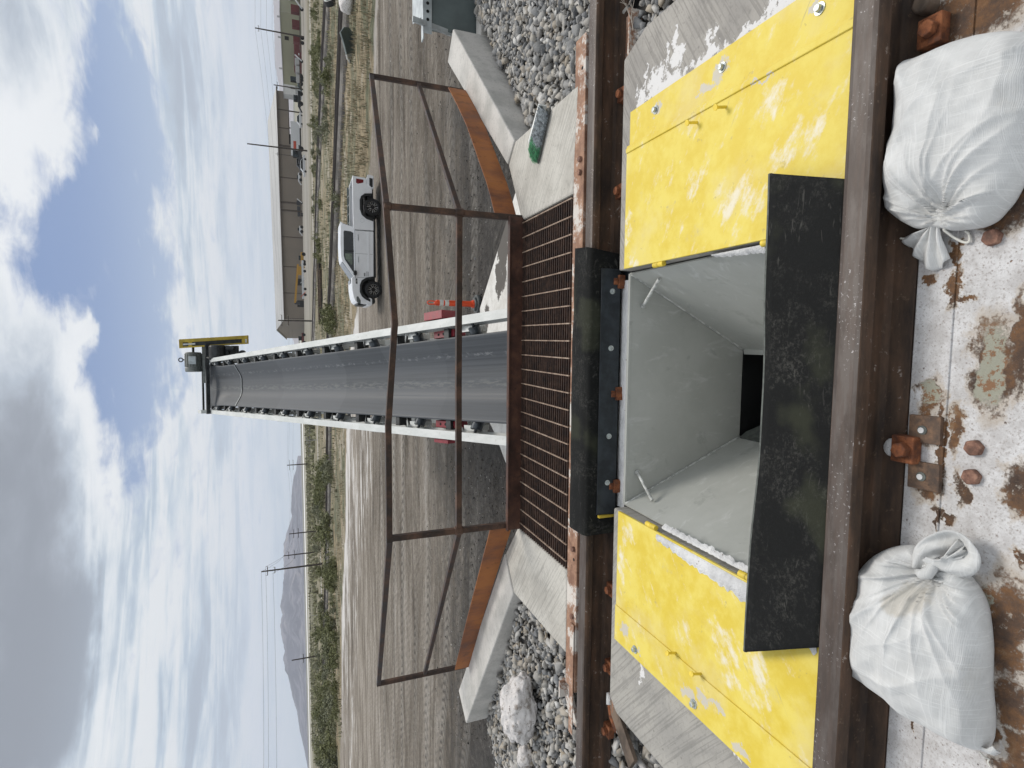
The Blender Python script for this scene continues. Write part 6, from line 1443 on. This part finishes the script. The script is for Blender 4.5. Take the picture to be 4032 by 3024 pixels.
# olive building
A_ = bp2(1188, 62, 232); B_ = bp2(1192, 342, 250); TA = bp2(1103, 62, 232)
OA, OB = Vector((A_.x, A_.y, GZ)), Vector((B_.x, B_.y, GZ)); ov = (OA-OB).normalized(); ob_ = Vector((-ov.y, ov.x, 0)); OL = (OA-OB).length; oh = TA.z-GZ
def oq(s, d, z): return OB+ov*s+ob_*d+Vector((0, 0, z))
OBd = thing('industrial_building', 'olive green metal industrial building with a low maroon lean-to', 'building', tuple(OB))
b_ = MB().hexa([oq(0, 0, 0), oq(OL, 0, 0), oq(OL, 30, 0), oq(0, 30, 0), oq(0, 0, oh*.94), oq(OL, 0, oh), oq(OL, 30, oh), oq(0, 30, oh*.94)]); b_.build('wall', M['olive'], OBd)
MB().hexa([oq(-.3, -.3, oh*.94), oq(OL+.3, -.3, oh), oq(OL+.3, 30, oh), oq(-.3, 30, oh*.94), oq(-.3, -.3, oh*.94+.25), oq(OL+.3, -.3, oh+.25), oq(OL+.3, 30, oh+.25), oq(-.3, 30, oh*.94+.25)]).build('roof', M['roofw'], OBd)
MB().hexa([oq(OL*.22, -3, 0), oq(OL*.66, -3, 0), oq(OL*.66, -.1, 0), oq(OL*.22, -.1, 0), oq(OL*.22, -3, oh*.34), oq(OL*.66, -3, oh*.34), oq(OL*.66, -.1, oh*.38), oq(OL*.22, -.1, oh*.38)]).build('lean_to', M['maroon'], OBd)
MB().hexa([oq(OL*.64, -.15, oh*.62), oq(OL*.69, -.15, oh*.62), oq(OL*.69, -.01, oh*.62), oq(OL*.64, -.01, oh*.62), oq(OL*.64, -.15, oh*.82), oq(OL*.69, -.15, oh*.82), oq(OL*.69, -.01, oh*.82), oq(OL*.64, -.01, oh*.82)]).build('window', M['dark_in'], OBd)
MB().hexa([oq(OL*.50, -.08, oh*.05), oq(OL*.53, -.08, oh*.05), oq(OL*.53, -.01, oh*.05), oq(OL*.50, -.01, oh*.05), oq(OL*.50, -3.1, oh*.12), oq(OL*.53, -3.1, oh*.12), oq(OL*.53, -3.01, oh*.16), oq(OL*.50, -3.01, oh*.16)]).build('white_panel', M['white_b'], OBd)
b_ = MB()
for s in (.10, .55, .83): b_.bar(oq(OL*s, 8, oh*.95), oq(OL*s, 8, oh+1.2), .5)
b_.build('roof_vent', M['roofw'], OBd)
# second olive shed at the right edge
A_ = bp2(1185, -140, 240); B_ = bp2(1185, 40, 246); TA = bp2(1117, 40, 246)
SA, SB = Vector((A_.x, A_.y, GZ)), Vector((B_.x, B_.y, GZ)); hh = TA.z-GZ
SD = thing('industrial_building', 'lower olive shed with a pale canopy at the right edge', 'building', tuple(SB))
d_ = Vector((0, 20, 0)); up_ = Vector((0, 0, hh))
MB().hexa([SB, SA, SA+d_, SB+d_, SB+up_, SA+up_, SA+d_+up_, SB+d_+up_]).build('wall', M['olive'], SD)
u1, u2 = up_*.60, up_*.70; f_ = Vector((0, -4, 0))
MB().hexa([SB+u1+f_, SA+u1+f_, SA+u1*1.02, SB+u1*1.02, SB+u2+f_, SA+u2+f_, SA+u2*1.05, SB+u2*1.05]).build('canopy', M['white_b'], SD)
# grey sheds between the two buildings
for px, py, top, wpx, Y, lab, mm in ((1190, 358, 1118, 42, 300, 'pale grey shed between the olive and brown buildings', 'white_b'), (1196, 352, 1166, 40, 252, 'low white container in front of the pale grey shed', 'veh_w')):
    a = bp2(px, py-wpx/2, Y); b = bp2(px, py+wpx/2, Y); tz = bp2(top, py, Y).z; t = thing('shed' if mm == 'white_b' else 'container', lab, 'shed' if mm == 'white_b' else 'container', (a.x, a.y, GZ))
    x0_, x1_ = min(a.x, b.x), max(a.x, b.x)
    MB().box(x0_, x1_, Y, Y+6, GZ, tz).build('wall', M[mm], t)
    MB().box(x0_-.2, x1_+.2, Y-.2, Y+6.2, tz, tz+.25).build('roof', M['roofw'], t)
    MB().box(lerp(x0_, x1_, .55), lerp(x0_, x1_, .72), Y-.06, Y-.004, GZ, lerp(GZ, tz, .6)).build('door', M['tan2'], t)
# vehicles and kit in front of the warehouse
def far_vehicle(px, py, Y, ln, ht, kind, label, colour):
    c = bp2(px, py, Y); x, z0_ = c.x, GZ
    t = thing(kind, label, kind.replace('_', ' '), (x, Y, GZ)); h = ht
    if kind == 'trailer':
        MB().box(x-ln/2, x+ln/2, Y, Y+2.5, GZ+1.1, GZ+h).build('box_body', M[colour], t, bevel=.05)
        MB().box(x-ln/2, x+ln/2, Y+.3, Y+2.2, GZ+.8, GZ+1.09).build('chassis', M['veh_dark'], t)
        for q in (-.36, -.27, .40): MB().tube((x+ln*q, Y+.05, GZ+.5), (x+ln*q, Y+.4, GZ+.5), .5, n=14).build('wheel', M['tyre'], t)
    elif kind == 'car':
        MB().sideprism([(x-ln/2, GZ+.35), (x-ln/2, GZ+h*.55), (x-ln*.3, GZ+h*.6), (x-ln*.16, GZ+h), (x+ln*.2, GZ+h), (x+ln*.36, GZ+h*.6), (x+ln/2, GZ+h*.55), (x+ln/2, GZ+.35)], Y, Y+1.8).build('body', M[colour], t, bevel=.06)
        MB().sideprism([(x-ln*.27, GZ+h*.62), (x-ln*.15, GZ+h*.94), (x+ln*.19, GZ+h*.94), (x+ln*.33, GZ+h*.62)], Y-.02, Y-.005).build('window', M['glass'], t)
        for q in (-.3, .3): MB().tube((x+ln*q, Y-.02, GZ+.34), (x+ln*q, Y+.2, GZ+.34), .34, n=14).build('wheel', M['tyre'], t)
    elif kind == 'flatbed_trailer':
        MB().box(x-ln/2, x+ln/2, Y, Y+2.5, GZ+1.0, GZ+1.25).build('deck', M['tan2'], t)
        for q in (-.3, 0, .3): MB().box(x+ln*q-1.0, x+ln*q+1.0, Y+.3, Y+2, GZ+1.26, GZ+1.3+h*.55*(1+.4*q)).build('load', M[colour], t)
        for q in (-.38, -.28, .3): MB().tube((x+ln*q, Y-.02, GZ+.5), (x+ln*q, Y+.3, GZ+.5), .5, n=12).build('wheel', M['tyre'], t)
        MB().bar((x+ln*.5, Y, GZ+2.6), (x+ln*.3, Y, GZ+.4), .35).build('ramp', M['veh_w'], t)
    elif kind == 'crane':
        MB().box(x-ln/2, x+ln/2, Y, Y+2.4, GZ+.9, GZ+1.7).build('carrier', M['veh_w'], t, bevel=.05)
        MB().box(x+ln*.12, x+ln*.34, Y, Y+2.3, GZ+1.71, GZ+3.2).build('cabin', M['crane'], t, bevel=.08)
        MB().bar((x+ln*.40, Y+1, GZ+3.0), (x-ln*.62, Y+1, GZ+4.4), .75).build('boom', M['crane'], t)
        MB().box(x-ln*.66, x-ln*.58, Y+.7, Y+1.3, GZ+2.6, GZ+4.6).build('hook_block', M['veh_dark'], t)
        for q in (-.40, -.25, .22, .40): MB().tube((x+ln*q, Y-.03, GZ+.55), (x+ln*q, Y+.3, GZ+.55), .55, n=14).build('wheel', M['tyre'], t)
        for q in (-.46, -.1): MB().bar((x+ln*q, Y-.2, GZ+2.2), (x+ln*(q+.14), Y-.2, GZ+.3), .22).build('outrigger', M['red_sign'] if q < -.3 else M['veh_w'], t)
    elif kind == 'loader':
        MB().box(x-ln*.3, x+ln*.5, Y, Y+2, GZ+.8, GZ+1.9).build('body', M[colour], t, bevel=.1)
        MB().box(x-ln*.05, x+ln*.25, Y+.2, Y+1.8, GZ+1.91, GZ+h).build('cabin', M['glass'], t, bevel=.06)
        MB().bar((x-ln*.3, Y+1, GZ+1.6), (x-ln*.62, Y+1, GZ+.5), .5).build('arm', M[colour], t)
        for q in (-.18, .36): MB().tube((x+ln*q, Y-.03, GZ+.75), (x+ln*q, Y+.5, GZ+.75), .75, n=14).build('wheel', M['tyre'], t)
    return t
far_vehicle(1178, 545, 262, 13.5, 4.7, 'trailer', 'long white box trailer with a small red sign beside the warehouse bay', 'veh_w')
c = bp2(1173, 572, 261.9); MB().box(c.x-1.6, c.x+1.6, 261.90, 261.96, GZ+2.6, GZ+3.7).build('red_sign', M['red_sign'], bpy.data.objects[[o.name for o in bpy.data.objects if o.name.startswith('trailer')][-1]])
far_vehicle(1196, 650, 190, 6.2, 1.75, 'car', 'white car parked left of the tall bare pole', 'veh_w')
far_vehicle(1178, 615, 240, 8.5, 4.0, 'loader', 'dark grey loader parked behind the white car', 'veh_dark')
far_vehicle(1176, 640, 262, 7.0, 2.6, 'car', 'black van behind the loader', 'veh_dark')
far_vehicle(1180, 470, 250, 5.6, 2.2, 'car', 'white pickup in front of the dark warehouse bay', 'veh_w')
far_vehicle(1180, 820, 300, 9, 2.5, 'flatbed_trailer', 'flatbed trailer with dark load along the warehouse wall', 'veh_dark')
far_vehicle(1178, 700, 300, 5, 2.4, 'loader', 'small pale loader against the warehouse wall', 'veh_w')
far_vehicle(1180, 905, 300, 4, 2.6, 'loader', 'small white machine right of the warehouse downpipe', 'veh_w')
far_vehicle(1186, 1100, 240, 15, 3.4, 'crane', 'yellow truck crane with its boom lowered by the warehouse', 'crane')
far_vehicle(1188, 1020, 245, 5.5, 2.7, 'loader', 'rust orange loader right of the yellow crane', 'crane')
far_vehicle(1190, 395, 225, 6.5, 3.3, 'loader', 'dark blue loader in front of the warehouse end bay', 'veh_dark')
far_vehicle(1192, 95, 185, 14, 3.6, 'flatbed_trailer', 'long dark flatbed trailer with brown load before the olive building', 'maroon')
far_vehicle(1192, 320, 220, 5, 4.2, 'loader', 'grey forklift at the end of the olive building', 'galv_dark')
far_vehicle(1194, 275, 210, 9, 2.2, 'flatbed_trailer', 'low trailer of pale pallets before the maroon lean-to', 'roofw')
far_vehicle(1186, 1338, 300, 7, 3.4, 'loader', 'rusty brown machine left of the warehouse gable end', 'maroon')

# ------------------------------------------------------------------ haze: the pale air that fades the mountains
hzm = bpy.data.materials.new('haze'); hzm.use_nodes = True; t = NT(hzm.node_tree); t.N.clear()
pv = t.n('ShaderNodeVolumePrincipled'); pv.inputs['Color'].default_value = (.84, .88, 1.0, 1); pv.inputs['Density'].default_value = 6.5e-5; pv.inputs['Anisotropy'].default_value = 0.2
ho = t.n('ShaderNodeOutputMaterial'); t.L.new(pv.outputs[0], ho.inputs['Volume'])
hb = MB().box(-17000, 17000, -600, 17500, -140, 1500).build('haze', hzm); tag(hb, 'pale haze in the air over the plain', kind='stuff')
